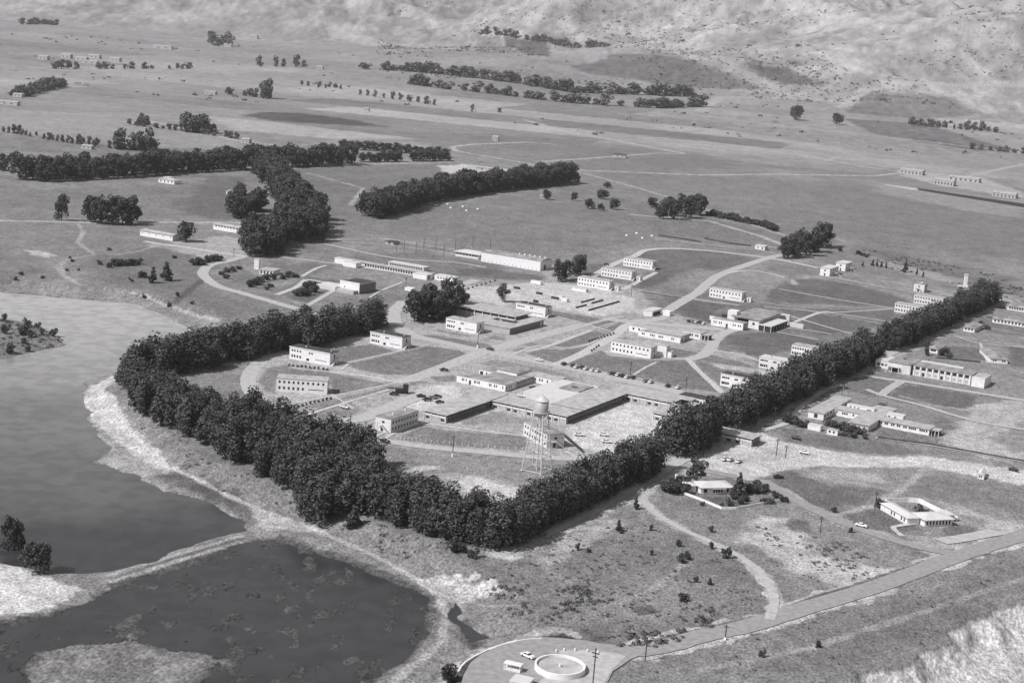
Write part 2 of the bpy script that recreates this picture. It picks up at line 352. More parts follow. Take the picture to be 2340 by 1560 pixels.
 (176, 1.5, 2, GP([(960, 880), (1040, 880), (1060, 905), (1000, 925), (930, 955), (860, 960), (860, 940), (930, 915)])),
 # east side
 (138, 5, 3, GP([(1760, 930), (1900, 860), (2280, 690), (2500, 720), (2500, 1220), (2200, 1200), (1850, 1040), (1760, 990)])),
 (116, 2, 2, GP([(1890, 852), (1990, 850), (2045, 878), (2000, 905), (1930, 890), (1870, 882)])),
 (112, 1, .6, GP([(1850, 895), (1885, 885), (1920, 892), (1882, 910)])),
 (112, 1, .6, GP([(1815, 915), (1842, 907), (1882, 916), (1850, 932)])),
 (116, 1, .6, GP([(1785, 938), (1810, 928), (1845, 938), (1820, 955), (1795, 955)])),
 (110, 1.5, 1.5, GP([(2022, 908), (2062, 880), (2120, 885), (2235, 905), (2215, 935), (2120, 922)])),
 (118, 2, 1.5, GP([(1995, 1000), (2020, 975), (2120, 1000), (2130, 1012), (2060, 1010)])),
 (114, 2, 1.5, GP([(1780, 975), (1850, 990), (2000, 1003), (2040, 1015), (2105, 1038), (2030, 1040), (1900, 1024), (1800, 1008)])),
 (120, 2, 2, GP([(2130, 1045), (2130, 945), (2200, 975), (2190, 1000), (2140, 1010)])),
 (174, 3, 4, GP([(2150, 1010), (2230, 925), (2340, 910), (2400, 980), (2330, 1060), (2230, 1040)])),
 (122, 2, 3, GP([(2260, 1000), (2340, 960), (2400, 1000), (2330, 1040)])),
 (110, 1.5, 1, GP([(2160, 790), (2250, 795), (2265, 825), (2150, 815)])),
 (110, 1.5, 1, GP([(2305, 790), (2400, 800), (2400, 850), (2310, 835)])),
 (118, 1.5, 1, GP([(2230, 720), (2400, 740), (2400, 775), (2250, 760)])),
 (192, 2, 2, GP([(1560, 1045), (1640, 1010), (1740, 985), (1790, 1008), (1870, 1025), (1980, 1040), (2060, 1044), (2110, 1040), (2340, 1075), (2400, 1090), (2400, 1120), (2220, 1085), (2100, 1065), (2000, 1068), (1860, 1066), (1790, 1072), (1742, 1092), (1700, 1085), (1600, 1080)])),
 (150, 3, 3, GP([(1640, 1040), (1700, 1032), (1770, 1028), (1800, 1045), (1740, 1065), (1660, 1062)])),
 (114, 3, 3, GP([(1752, 1090), (1800, 1075), (1900, 1100), (2000, 1108), (2010, 1130), (1900, 1170), (1790, 1120)])),
 (162, 6, 8, GP([(1800, 1072), (1980, 1070), (2050, 1085), (2020, 1115), (1930, 1120), (1850, 1100)])),
 (124, 5, 5, GP([(2100, 1085), (2240, 1095), (2400, 1130), (2400, 1200), (2220, 1150), (2060, 1130)])),
 (110, 1, .6, GP([(1925, 1172), (2020, 1165), (2095, 1200), (2048, 1208), (2060, 1222), (1965, 1200)])),
 (110, 1, .6, GP([(2150, 1208), (2180, 1196), (2270, 1215), (2180, 1232)])),
 (110, 1, .6, GP([(2048, 1205), (2090, 1200), (2112, 1212), (2060, 1214)])),
 (160, 3, 3, GP([(2060, 1222), (2150, 1235), (2200, 1235), (2300, 1215), (2250, 1245), (2180, 1250), (2090, 1242)])),
 (170, 5, 7, GP([(2190, 1150), (2290, 1190), (2340, 1200), (2330, 1215), (2260, 1200), (2180, 1165)])),
 (106, 1, .6, GP([(1605, 1135), (1660, 1135), (1700, 1145), (1690, 1158), (1650, 1158)])),
 (112, 1, .6, GP([(1620, 1095), (1660, 1090), (1720, 1112), (1690, 1118), (1672, 1104)])),
 (178, 2, 2.5, GP([(1475, 1085), (1560, 1050), (1600, 1070), (1530, 1100), (1470, 1130), (1250, 1235), (1180, 1262), (1150, 1262), (1300, 1180)])),
 # rough grass of the front slope, quarry scars, sand
 (122, 12, 8, GP([(1200, 1280), (1440, 1150), (1700, 1270), (1780, 1400), (1560, 1450), (1360, 1470), (1240, 1450), (1100, 1390), (1050, 1350), (1120, 1290)])),
 (136, 8, 8, GP([(1280, 1380), (1500, 1300), (1650, 1330), (1700, 1380), (1500, 1420), (1320, 1440)])),
 (100, .8, .6, GP([(1434, 1388), (1490, 1382), (1508, 1398), (1462, 1405)])),
 (180, 3, 9, GP([(1720, 1200), (1760, 1190), (1790, 1210), (1830, 1235), (1900, 1280), (2000, 1290), (2040, 1300), (1960, 1330), (1880, 1322), (1780, 1270), (1725, 1240)])),
 (106, 3, 6, GP([(1800, 1190), (1835, 1192), (1832, 1215), (1850, 1240), (1870, 1262), (1850, 1265), (1820, 1225)])),
 (166, 2, 6, GP([(1250, 1240), (1330, 1215), (1420, 1180), (1440, 1190), (1340, 1240), (1260, 1280), (1225, 1285)])),
 (190, .8, 3.5, GP([(950, 1300), (1010, 1292), (1060, 1300), (1085, 1310), (1130, 1318), (1142, 1340), (1110, 1342), (1090, 1330), (1060, 1348), (1010, 1345), (985, 1320)])),
 (180, 1.2, 2, GP([(1225, 1278), (1245, 1272), (1258, 1282), (1238, 1293)])),
 (172, 1.2, 2, GP([(1010, 1546), (1020, 1510), (1060, 1482), (1100, 1462), (1190, 1446), (1290, 1434), (1310, 1438), (1348, 1462), (1330, 1466), (1290, 1446), (1200, 1456), (1110, 1474), (1060, 1500), (1030, 1560)])),
 (72, 1, 1.5, GP([(1020, 1545), (1060, 1502), (1110, 1476), (1200, 1458), (1290, 1448), (1345, 1466), (1330, 1472), (1240, 1464), (1180, 1474), (1110, 1500), (1060, 1530), (1045, 1550)])),
 (100, 3, 2, GP([(1330, 1440), (1370, 1446), (1395, 1466), (1350, 1466)])),
 (84, 2, 1.5, GP([(1045, 1380), (1075, 1385), (1090, 1420), (1110, 1440), (1090, 1458), (1060, 1440)])),
 (128, 10, 6, GP([(1400, 1500), (1720, 1440), (2003, 1350), (2340, 1240), (2700, 1200), (2700, 1500), (1800, 1600), (1300, 1620)])),
 (120, 8, 8, GP([(1700, 1500), (2000, 1400), (2300, 1280), (2400, 1300), (2150, 1440), (1880, 1540)])),
 # the low land round the lagoon
 (84, 2, 2, GW([(560, 1238), (640, 1226), (700, 1246), (850, 1296), (950, 1337), (990, 1365), (1000, 1400), (985, 1450), (955, 1498), (900, 1528), (820, 1580), (700, 1750), (-900, 1750), (-900, 1430), (0, 1420), (120, 1400), (205, 1375), (250, 1338), (400, 1290), (540, 1243)])),
 (134, 3, 3, GW([(-200, 640), (150, 668), (300, 682), (400, 716), (500, 752), (440, 800), (360, 800), (440, 752), (395, 728), (290, 694), (-200, 668)])),
 (124, 3, 4, GW([(220, 880), (300, 890), (330, 960), (430, 1000), (520, 1060), (720, 1165), (930, 1230), (1130, 1290), (1080, 1330), (980, 1320), (850, 1262), (700, 1200), (590, 1160), (500, 1120), (400, 1075), (330, 1000), (260, 930)])),
 (186, 1.2, 1.4, GW([(188, 915), (205, 885), (262, 866), (262, 890), (240, 905), (262, 925), (300, 985), (398, 1078), (380, 1086), (300, 1040), (215, 970)])),
 (158, 2, 2.5, GW([(225, 1053), (260, 1040), (300, 1045), (380, 1085), (330, 1092), (280, 1078)])),
 (100, 4, 4, GW([(350, 1090), (400, 1078), (450, 1095), (560, 1150), (580, 1190), (560, 1205), (480, 1145)])),
 (178, 1.6, 1.6, GW([(576, 1165), (610, 1172), (700, 1202), (740, 1222), (690, 1218), (640, 1215), (590, 1212)])),
 (134, 1.5, 1, GW([(520, 1222), (570, 1226), (560, 1240), (400, 1290), (250, 1338), (205, 1374), (120, 1398), (110, 1380), (190, 1345), (250, 1310), (400, 1262)])),
 (192, 1.5, 2, GW([(-700, 1290), (0, 1288), (60, 1305), (120, 1325), (182, 1352), (150, 1375), (90, 1398), (0, 1412), (-700, 1420)])),
 (136, 2, 1.5, GW([(1000, 1362), (1050, 1375), (1052, 1440), (1060, 1470), (1010, 1510), (960, 1590), (860, 1590), (960, 1500), (1000, 1440), (1004, 1400)])),
 (124, 4, 6, GW([(-300, 700), (0, 722), (60, 732), (125, 756), (168, 786), (100, 806), (40, 820), (-300, 860)])),
 (158, 3, 3, GW([(20, 1600), (60, 1530), (110, 1480), (300, 1452), (370, 1478), (480, 1492), (520, 1510), (460, 1545), (400, 1600)])),
 (142, 1, 2, GW([(206, 1406), (225, 1392), (262, 1378), (292, 1380), (280, 1390), (250, 1412), (210, 1416)])),
]
# (tone, width m, softness m, line) tracks worn into the fields
LINES = [
 (166, 3, 1.5, GP([(2130, 762), (2200, 770), (2340, 792), (2400, 800)])), (164, 3, 1.5, GP([(2185, 735), (2260, 748), (2400, 775)])), (166, 4, 2, GP([(2265, 835), (2340, 850), (2420, 866)])), (160, 3, 2, GP([(2060, 905), (2130, 925), (2240, 940), (2400, 930)])), (166, 3, 2, GP([(2240, 1000), (2290, 950), (2400, 900)])), (158, 2.5, 1.5, GP([(2190, 1000), (2260, 985), (2330, 965)])), (150, 3, 2, GP([(1850, 1090), (1960, 1100), (2060, 1110)])), (160, 2, 1, GP([(1640, 900), (1700, 870), (1760, 850)])), (164, 3, 2, GP([(2010, 640), (2100, 655), (2200, 678), (2340, 705)])), (162, 4, 2, GP([(2000, 600), (2150, 640), (2340, 690)])), (104, 5, 3, GP([(2040, 600), (2180, 628), (2340, 660)])), (150, 4, 3, GP([(620, 345), (700, 330), (820, 322)])), (96, 5, 3, GP([(460, 640), (400, 690), (320, 668)])),
 (186, 12.5, 1.2, GP([(1450, 1487), (1530, 1474), (1601, 1454), (1721, 1427), (1842, 1389), (2003, 1340), (2163, 1280), (2244, 1252), (2340, 1222), (2500, 1170)])),
 (184, 5.4, 1.2, GP([(1470, 1100), (1462, 1118), (1468, 1138), (1482, 1158), (1510, 1182), (1561, 1210), (1621, 1238), (1681, 1267), (1721, 1294), (1752, 1328), (1768, 1360), (1768, 1385), (1758, 1415)])),
 (178, 13, 3, GP([(1150, 1262), (1300, 1194), (1400, 1142), (1470, 1104), (1540, 1062), (1620, 1022), (1700, 975), (1790, 932), (1860, 893), (1960, 845), (2100, 778), (2200, 726), (2290, 686)])),
 (176, 8, 1.5, GP([(1560, 1062), (1640, 1082), (1741, 1100), (1782, 1123), (1882, 1176), (1962, 1208), (2063, 1240), (2143, 1259)])),
 (98, 2.2, 1.2, GP([(1790, 1392), (1850, 1368), (1940, 1342), (2010, 1318), (2140, 1275)])), (96, 3.5, 1.5, GP([(1480, 1470), (1560, 1452), (1640, 1432), (1730, 1412)])),
 (180, 2.6, 1.2, GW([(398, 1078), (440, 1096), (520, 1135), (590, 1166), (700, 1206), (850, 1270), (985, 1346), (1050, 1372)])),
 (158, 1.6, 1, GW([(1060, 1374), (1120, 1392), (1180, 1410)])),
 (172, 2.6, 1.2, GW([(1004, 1366), (1020, 1410), (1012, 1460), (985, 1495), (930, 1535), (880, 1580)])),
 (170, 2.2, 1, GW([(552, 1228), (400, 1272), (250, 1318)])), (112, 2, 1, GW([(545, 1234), (400, 1280), (260, 1325)])),
 (170, 2, 1, GW([(550, 1240), (400, 1287), (250, 1332)])),
 (172, 3, 1, GW([(300, 682), (330, 688), (400, 712), (500, 750)])),
 (170, 3.5, 1.5, GP([(180, 512), (190, 530), (178, 555), (215, 580)])), (160, 3, 1.5, GP([(215, 580), (260, 582), (320, 574), (360, 560)])),
 (166, 4, 2, GP([(150, 592), (133, 610), (145, 630), (185, 652)])), (160, 3, 1.5, GP([(150, 592), (215, 582)])),
 (186, 6, 2, GP([(-100, 503), (0, 504), (200, 508), (420, 508), (520, 508), (620, 512)])),
 (176, 7, 4, GP([(0, 250), (300, 268), (545, 322), (620, 330)])),
 (180, 6, 3, GP([(645, 386), (760, 382), (880, 374), (1000, 373)])),
 (174, 5, 3, GP([(660, 410), (690, 440), (730, 480)])), (166, 4, 2, GP([(700, 395), (830, 430), (800, 470)])),
 (182, 6, 3, GP([(1040, 345), (1100, 355), (1240, 380), (1320, 390)])), (182, 6, 3, GP([(1040, 345), (1035, 335), (1080, 330), (1200, 325), (1270, 330)])),
 (180, 6, 3, GP([(1200, 275), (1300, 302), (1400, 320), (1560, 350)])), (174, 6, 3, GP([(1230, 370), (1400, 358), (1500, 350), (1560, 352)])),
 (188, 7, 3, GP([(1240, 380), (1350, 390), (1600, 400), (1770, 398), (2000, 402), (2060, 395)])),
 (172, 5, 3, GP([(1320, 392), (1460, 430), (1620, 480), (1800, 540)])), (174, 6, 3, GP([(1590, 320), (1800, 350), (2000, 385), (2060, 392)])),
 (172, 10, 5, GP([(1600, 255), (1645, 222), (1800, 225), (1960, 235)])), (176, 12, 5, GP([(1920, 245), (1975, 205), (2080, 190), (2340, 195)])),
 (174, 8, 4, GP([(1600, 265), (1800, 290), (2000, 310), (2340, 350)])), (176, 8, 4, GP([(2100, 410), (2200, 405), (2340, 375)])),
 (168, 4, 3, GP([(760, 550), (900, 560), (1040, 580)])), (174, 4, 2, GP([(740, 548), (880, 545), (1040, 570)])),
 (182, 6, 3, GP([(1440, 490), (1620, 505), (1740, 540), (1790, 560)])), (176, 4, 2, GP([(1780, 565), (1650, 562), (1500, 545)])),
 (168, 4, 2, GP([(1900, 632), (2040, 660), (2150, 672), (2200, 678)])), (154, 4, 2, GP([(1960, 580), (2200, 655), (2340, 690)])),
 (158, 3, 1.5, GP([(1745, 690), (1860, 712), (2050, 745)])), (156, 3, 2, GP([(2040, 1130), (2120, 1065)])),
 (168, 3, 2, GP([(2015, 1140), (2060, 1118), (2120, 1068)])), (166, 3, 2, GP([(1900, 1180), (2010, 1150), (2060, 1120)])),
 (156, 3, 2, GP([(1560, 1290), (1500, 1340), (1400, 1380)])), (150, 3, 2, GP([(2340, 1320), (2100, 1400), (1850, 1480), (1600, 1530)])),
 (150, 3, 2, GP([(1210, 1250), (1250, 1300), (1300, 1330)])),
]
def tones(X, Y, Z):
    n1 = fbm(X/160, Y/260, 4, 101)-.5; n2 = fbm(X/26, Y/34, 4, 103)-.5; n3 = fbm(X/4.5, Y/5, 3, 105)-.5
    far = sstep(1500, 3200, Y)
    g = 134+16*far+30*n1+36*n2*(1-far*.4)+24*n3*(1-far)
    # foothills: bare ridges, brush in the gullies
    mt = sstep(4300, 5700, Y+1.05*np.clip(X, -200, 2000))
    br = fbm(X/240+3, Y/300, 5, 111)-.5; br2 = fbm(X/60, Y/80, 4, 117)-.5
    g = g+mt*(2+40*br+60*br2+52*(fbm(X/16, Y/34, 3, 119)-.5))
    # plots of the plain: strips of uneven width with furrows and pale boundary tracks
    def plots(th, lu, lv, sd):
        u = X*math.cos(th)+Y*math.sin(th); v = -X*math.sin(th)+Y*math.cos(th)
        v = v+60*np.sin(v/390.)+18*(fbm(u/500, v/500, 2, sd)-.5); iv = np.floor(v/lv).astype(np.int64)
        sh = vnoise(iv*3.7+.5, iv*1.3+.5, sd+1)*lu*2; uu = u+sh+90*np.sin((u+sh)/700.); iu = np.floor(uu/lu).astype(np.int64)
        hsh = vnoise(iu*5.3+.37, iv*7.1+.61, sd+2)
        dv_ = np.abs(v/lv-np.round(v/lv))*lv; du_ = np.abs(uu/lu-np.round(uu/lu))*lu
        return hsh, np.minimum(dv_, du_), v
    hsh, ed, vv = plots(R(-19), 520., 210., 201)
    py_ = far*(1-mt)*(X > -3000)
    g = g+py_*((hsh-.5)*60+np.where(hsh > .55, 3.5, 1.2)*np.sin(vv/6.5)+18*(1-sstep(2, 9, ed))*(vnoise(X/300, Y/300, 207) > .42)-8*(1-sstep(6, 14, ed)))
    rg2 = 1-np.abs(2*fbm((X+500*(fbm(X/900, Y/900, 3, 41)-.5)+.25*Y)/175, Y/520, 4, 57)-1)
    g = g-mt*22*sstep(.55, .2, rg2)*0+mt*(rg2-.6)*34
    wx = X; wy = Y
    for tone, soft, rag, poly in FIELDS:
        p = np.array(poly); m = soft+rag*2
        bb = (X > p[:, 0].min()-m) & (X < p[:, 0].max()+m) & (Y > p[:, 1].min()-m) & (Y < p[:, 1].max()+m)
        if not bb.any(): continue
        x = X[bb]; y = Y[bb]; s = max(2.0, rag*1.6)
        d = sdist(p, x, y)+(fbm(x/s, y/s, 3, 131)-.5)*rag*3
        a = 1-sstep(-soft, soft, d)
        v = tone+(g[bb]-(132+16*far[bb]))*.5
        v = v+far[bb]*26*(fbm(x/14, y/30, 3, 151)-.5)
        g[bb] = g[bb]*(1-a)+v*a
    for tone, wd, soft, poly in LINES:
        p = np.array(poly); ym = p[:, 1].mean(); wd = max(wd, 1.15*ym*ym/(H*FPX)) if ym > 1100 else wd; m = soft+wd
        bb = (X > p[:, 0].min()-m) & (X < p[:, 0].max()+m) & (Y > p[:, 1].min()-m) & (Y < p[:, 1].max()+m)
        if not bb.any(): continue
        x = X[bb]; y = Y[bb]
        d = ldist(p, x, y)+(fbm(x/6, y/6, 2, 141)-.5)*wd*.7
        a = (1-sstep(wd/2-soft/2, wd/2+soft/2, d))*(.7+.3*fbm(x/12, y/12, 2, 143))
        g[bb] = g[bb]*(1-a)+(tone+24*n3[bb])*a
    # drowned mud, damp fringe, sea cliff
    under = Z < WL+.02
    g = np.where(under & (Y < 1700), 70+40*n3+26*n2, g)
    fringe = (Z > WL+.02) & (Z < WL+.10) & (Y < 1700)
    g = np.where(fringe, g*.82+8, g)
    cliff = sstep(-.15, -1.4, Z)*(Y < 700)*(X > 60)
    g = g*(1-cliff)+(190+24*n3+16*n2)*cliff
    g = np.clip(g, 25, 235)/255
    return (np.where(g < .04045, g/12.92, ((g+.055)/1.055)**2.4))*.92
def ground():
    a = np.array([], float)
    q = np.concatenate([np.arange(1720, 560, -2.0), np.arange(560, 182, -1.1)]); Da = H*FPX/q
    Db = np.concatenate([np.arange(Da[-1]+18, 9000, 20.), np.arange(9000, 17000, 40.)])
    D = np.concatenate([Da, Db]); s = np.concatenate([np.arange(-.56, -.37, .004), np.arange(-.37, .37, .00082), np.arange(.37, .56, .004)])
    Yg, sg = np.meshgrid(D, s, indexing='ij'); Xg = Yg*sg
    X = Xg.ravel(); Y = Yg.ravel()
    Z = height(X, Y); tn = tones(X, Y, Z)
    nr, nc = Xg.shape
    split = int(np.searchsorted(D, 4300))
    for name, r0, r1 in (('ground', 0, split+1), ('hills', split, nr)):
        nrr = r1-r0; sl = slice(r0*nc, r1*nc)
        me = bpy.data.meshes.new(name)
        co = np.stack([X[sl], Y[sl], Z[sl]], 1).astype(np.float32)
        idx = np.arange(nrr*nc).reshape(nrr, nc)
        f = np.stack([idx[:-1, :-1], idx[:-1, 1:], idx[1:, 1:], idx[1:, :-1]], -1).reshape(-1, 4)
        me.vertices.add(len(co)); me.vertices.foreach_set('co', co.ravel())
        me.loops.add(f.size); me.loops.foreach_set('vertex_index', f.ravel().astype(np.int32))
        me.polygons.add(len(f)); me.polygons.foreach_set('loop_start', (np.arange(len(f))*4).astype(np.int32))
        me.polygons.foreach_set('loop_total', np.full(len(f), 4, np.int32))
        me.update(); me.materials.append(M_GROUND if name == 'ground' else ground_mat('brush_and_soil', .8))
        ca = me.color_attributes.new('tone', 'FLOAT_COLOR', 'POINT')
        c = np.ones((len(co), 4), np.float32); t = tn[sl]
        for k in range(3): c[:, k] = t*TINT[k]
        ca.data.foreach_set('color', c.ravel())
        me.shade_smooth()
        tag(link(name, me), None, None, kind='structure')
ground()
wp = GW([(-900, 600), (520, 600), (520, 800), (300, 830), (1150, 1350), (1130, 1500), (1060, 1640), (-1400, 1900)])
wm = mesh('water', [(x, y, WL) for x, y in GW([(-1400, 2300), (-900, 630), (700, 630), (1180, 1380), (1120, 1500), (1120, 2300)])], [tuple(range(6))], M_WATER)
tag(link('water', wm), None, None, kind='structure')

# ------------------------------------------------------------------ roads and paths
layer = [0]
def smooth_line(P, n=6):
    P = [np.array(p[:2]) for p in P]; out = []
    Q = [2*P[0]-P[1]]+P+[2*P[-1]-P[-2]]
    for i in range(1, len(Q)-2):
        for k in range(n):
            t = k/n; a, b, c, d = Q[i-1:i+3]
            out.append(.5*((2*b)+(c-a)*t+(2*a-5*b+4*c-d)*t*t+(3*b-a-3*c+d)*t**3))
    out.append(P[-1]); return out
def ribbon(name, pts, w, m, w1=None, rag=None):
    rag = (.05 if w > 4.5 else .12) if rag is None else rag
    P = smooth_line(GP(pts)); layer[0] += 1; z = .012+.004*layer[0]
    vs = []; N = len(P); r = random.Random(layer[0])
    for i, p in enumerate(P):
        d = P[min(i+1, N-1)]-P[max(i-1, 0)]; d = d/(np.linalg.norm(d)+1e-9); n_ = np.array([-d[1], d[0]])
        ww = (w+((w1 or w)-w)*i/(N-1))/2
        for s in (1, -1):
            q = p+n_*s*ww*(1+r.uniform(-rag, rag)); vs.append((q[0], q[1], z))
    fs = [(2*i+1, 2*i+3, 2*i+2, 2*i) for i in range(N-1)]
    return tag(link(name, mesh(name, vs, fs, m)), None, None, kind='structure')
def sheet(name, pts, m):
    layer[0] += 1; z = .012+.004*layer[0]
    P = GP(pts)
    return tag(link(name, mesh(name, [(x, y, z) for x, y in P], [tuple(range(len(P)))], m)), None, None, kind='structure')
RO = M_PAVE
for pts, w_, m_ in (
 ([(890, 752), (845, 770), (740, 785), (661, 803), (600, 824), (573, 850), (567, 875), (578, 900), (605, 916), (660, 945), (700, 975)], 7.5, RO),
 ([(905, 745), (940, 765), (1000, 779), (1090, 799), (1150, 810), (1300, 840), (1400, 862), (1500, 884), (1640, 916)], 9.5, RO),
 ([(900, 873), (950, 862), (1020, 836), (1100, 805), (1180, 783), (1250, 763), (1330, 742)], 9, RO),
 ([(1270, 834), (1330, 808), (1401, 768), (1428, 746), (1460, 734)], 6.5, M_SAND),
 ([(1450, 734), (1501, 729), (1529, 707), (1568, 683), (1594, 668), (1619, 646), (1645, 628), (1709, 604), (1760, 588), (1790, 582)], 8, RO),
 ([(1380, 728), (1440, 735), (1530, 742), (1600, 748), (1655, 753)], 9, RO),
 ([(1680, 752), (1650, 763), (1635, 775), (1622, 797), (1606, 811), (1573, 821)], 7.5, RO),
 ([(1573, 821), (1590, 840), (1650, 897)], 3.5, M_SAND), ([(1575, 820), (1530, 818), (1492, 812)], 2.2, M_SAND),
 ([(1500, 827), (1470, 842), (1440, 862)], 1.6, M_SAND), ([(1430, 775), (1530, 792), (1600, 805)], 1.6, M_SAND),
 ([(1375, 777), (1470, 790), (1505, 797)], 1.3, M_SAND),
 ([(1455, 661), (1520, 672), (1585, 681)], 2, M_SAND), ([(1585, 683), (1640, 691), (1690, 697)], 3, M_SAND),
 ([(1412, 668), (1450, 648), (1500, 622)], 4, M_SAND), ([(1330, 645), (1400, 605), (1450, 585), (1475, 572), (1530, 568), (1620, 573), (1760, 590), (1870, 612)], 6, M_SAND),
 ([(1655, 625), (1720, 618), (1795, 634)], 3, M_SAND), ([(1745, 700), (1860, 711), (1895, 714), (2040, 706)], 2, M_SAND),
 ([(1785, 748), (1830, 730), (1870, 715), (1895, 712)], 3.4, M_SAND), ([(1800, 720), (1850, 735), (1915, 754), (1960, 765)], 2.2, M_SAND),
 ([(1895, 714), (2000, 730), (2070, 741)], 2.2, M_SAND), ([(1780, 660), (1900, 682), (2040, 704)], 2.2, M_SAND),
 ([(1785, 748), (1850, 755), (1900, 763)], 1.8, M_SAND), ([(1775, 758), (1870, 776)], 1.8, M_SAND),
 ([(1632, 800), (1700, 812), (1740, 826), (1800, 838)], 2.6, M_SAND),
 ([(1165, 812), (1230, 790), (1300, 795), (1345, 786), (1375, 772)], 1.8, M_SAND), ([(1255, 718), (1330, 738), (1420, 765)], 2, M_SAND),
 ([(1330, 745), (1400, 727), (1425, 724)], 2.4, M_SAND), ([(1350, 752), (1420, 733)], 1.4, M_SAND), ([(1200, 803), (1250, 792), (1350, 755)], 3, M_SAND),
 ([(787, 829), (850, 816), (912, 802), (980, 787)], 1.6, M_SAND), ([(755, 850), (850, 862), (905, 873), (960, 868)], 3.5, M_SAND), ([(780, 845), (795, 832)], 1.6, M_SAND),
 ([(650, 925), (760, 905), (860, 884), (940, 868)], 1.6, M_SAND), ([(700, 948), (790, 920), (850, 902), (890, 890)], 2, M_SAND), ([(757, 901), (800, 928), (806, 935)], 1.2, M_SAND),
 ([(700, 985), (770, 965), (830, 955), (880, 935), (960, 905), (1000, 900)], 9, RO),
 ([(800, 985), (850, 1000), (910, 1012), (1000, 1024), (1100, 1033), (1250, 1046), (1380, 1048), (1440, 1050)], 6.5, RO),
 ([(880, 1002), (900, 990), (958, 968)], 1.8, M_SAND), ([(958, 968), (1000, 972), (1100, 985), (1205, 997)], 2, M_SAND), ([(857, 998), (880, 988)], 1.2, M_SAND),
 ([(1245, 1032), (1262, 1044)], 2, M_SAND), ([(1290, 1030), (1320, 1046)], 2, M_SAND),
 ([(700, 712), (640, 695), (560, 672), (500, 655), (470, 635), (464, 622), (480, 606), (520, 597), (560, 585)], 7.5, RO),
 ([(560, 586), (500, 578), (440, 568), (380, 560), (330, 552)], 6, M_SAND), ([(632, 674), (680, 655), (700, 640), (740, 645), (800, 652)], 4, M_SAND),
 ([(690, 632), (720, 615), (745, 607)], 3, M_SAND), ([(700, 712), (740, 722), (800, 735)], 7, RO), ([(700, 700), (735, 680), (770, 660)], 4, M_PAVE),
 ([(845, 680), (870, 665), (920, 645)], 2, M_SAND), ([(900, 705), (950, 690), (1010, 665), (1090, 640)], 8, RO), ([(905, 745), (900, 715), (925, 690)], 9, RO),
 ([(640, 588), (760, 602), (900, 622)], 4, M_PAVE), ([(740, 557), (900, 590), (1040, 600), (1110, 612)], 3, M_SAND),
 # main road of the front and the curved drive
 ([(1180, 1464), (1313, 1474), (1381, 1484), (1450, 1487), (1530, 1474), (1601, 1454), (1721, 1427), (1842, 1389), (2003, 1340), (2163, 1280), (2244, 1252), (2340, 1222), (2500, 1170)], 8.5, M_ASPH),
 ([(1470, 1100), (1462, 1118), (1468, 1138), (1482, 1158), (1510, 1182), (1561, 1210), (1621, 1238), (1681, 1267), (1721, 1294), (1752, 1328), (1768, 1360), (1768, 1385), (1758, 1415)], 3.3, M_PAVE),
 ([(1560, 1062), (1640, 1082), (1741, 1100), (1782, 1123), (1882, 1176), (1962, 1208), (2063, 1240), (2143, 1259), (2203, 1266), (2250, 1258)], 6, M_ASPH),
 ([(1150, 1262), (1300, 1194), (1400, 1142), (1470, 1104), (1540, 1062), (1620, 1022), (1700, 975), (1790, 932), (1860, 893), (1960, 845), (2100, 778), (2200, 726), (2290, 686)], 5.5, M_PAVE),
 ([(1740, 985), (1800, 965), (1830, 930), (1880, 895), (1920, 880)], 3.4, M_SAND), ([(1790, 935), (1850, 948)], 1.3, M_SAND), ([(1830, 912), (1885, 922)], 1.3, M_SAND),
 ([(1925, 848), (2010, 864), (2080, 874), (2200, 893), (2400, 925)], 6, M_PAVE), ([(2012, 905), (2030, 890), (2060, 872)], 5, M_PAVE),
 ([(1980, 890), (2020, 905), (2100, 925), (2240, 965), (2400, 990)], 4, M_PAVE), ([(2000, 1000), (2120, 1017), (2340, 1055), (2450, 1072)], 3, M_PAVE),
 ([(2240, 785), (2258, 830)], 2, M_SAND), ([(2180, 768), (2240, 785), (2340, 795)], 2, M_SAND),
 ([(2062, 1226), (2042, 1208), (2052, 1202), (2090, 1197)], 2.2, M_SAND), ([(1720, 1098), (1700, 1088), (1690, 1070)], 6, M_PAVE),
 ([(2150, 1238), (2200, 1230), (2280, 1215)], 7, M_PAVE)):
    ribbon('road' if w_ > 4.5 else 'path', pts, w_, m_)
plaza = sheet('pavement', [(1237, 1460), (1180, 1467), (1140, 1477), (1100, 1495), (1075, 1515), (1058, 1545), (1045, 1620), (1360, 1620), (1390, 1555), (1400, 1535), (1440, 1508), (1480, 1490), (1400, 1485), (1320, 1476)], M_ASPH)
sheet('pavement', [(1275, 1488), (1330, 1486), (1400, 1492), (1430, 1500), (1400, 1530), (1380, 1560), (1330, 1600), (1240, 1600), (1230, 1560), (1290, 1510)], M_PAVE)
sheet('runway', [(2094, 430), (2400, 475), (2400, 484), (2340, 474), (2100, 435)], M_TAR)
sheet('runway', [(2019, 421), (2094, 430), (2100, 435), (2085, 436), (2025, 424)], M_PAVE)
ribbon('kerb', [(1040, 1548), (1060, 1516), (1100, 1492), (1150, 1472), (1200, 1462), (1237, 1460)], .5, M_WHITE, rag=0)

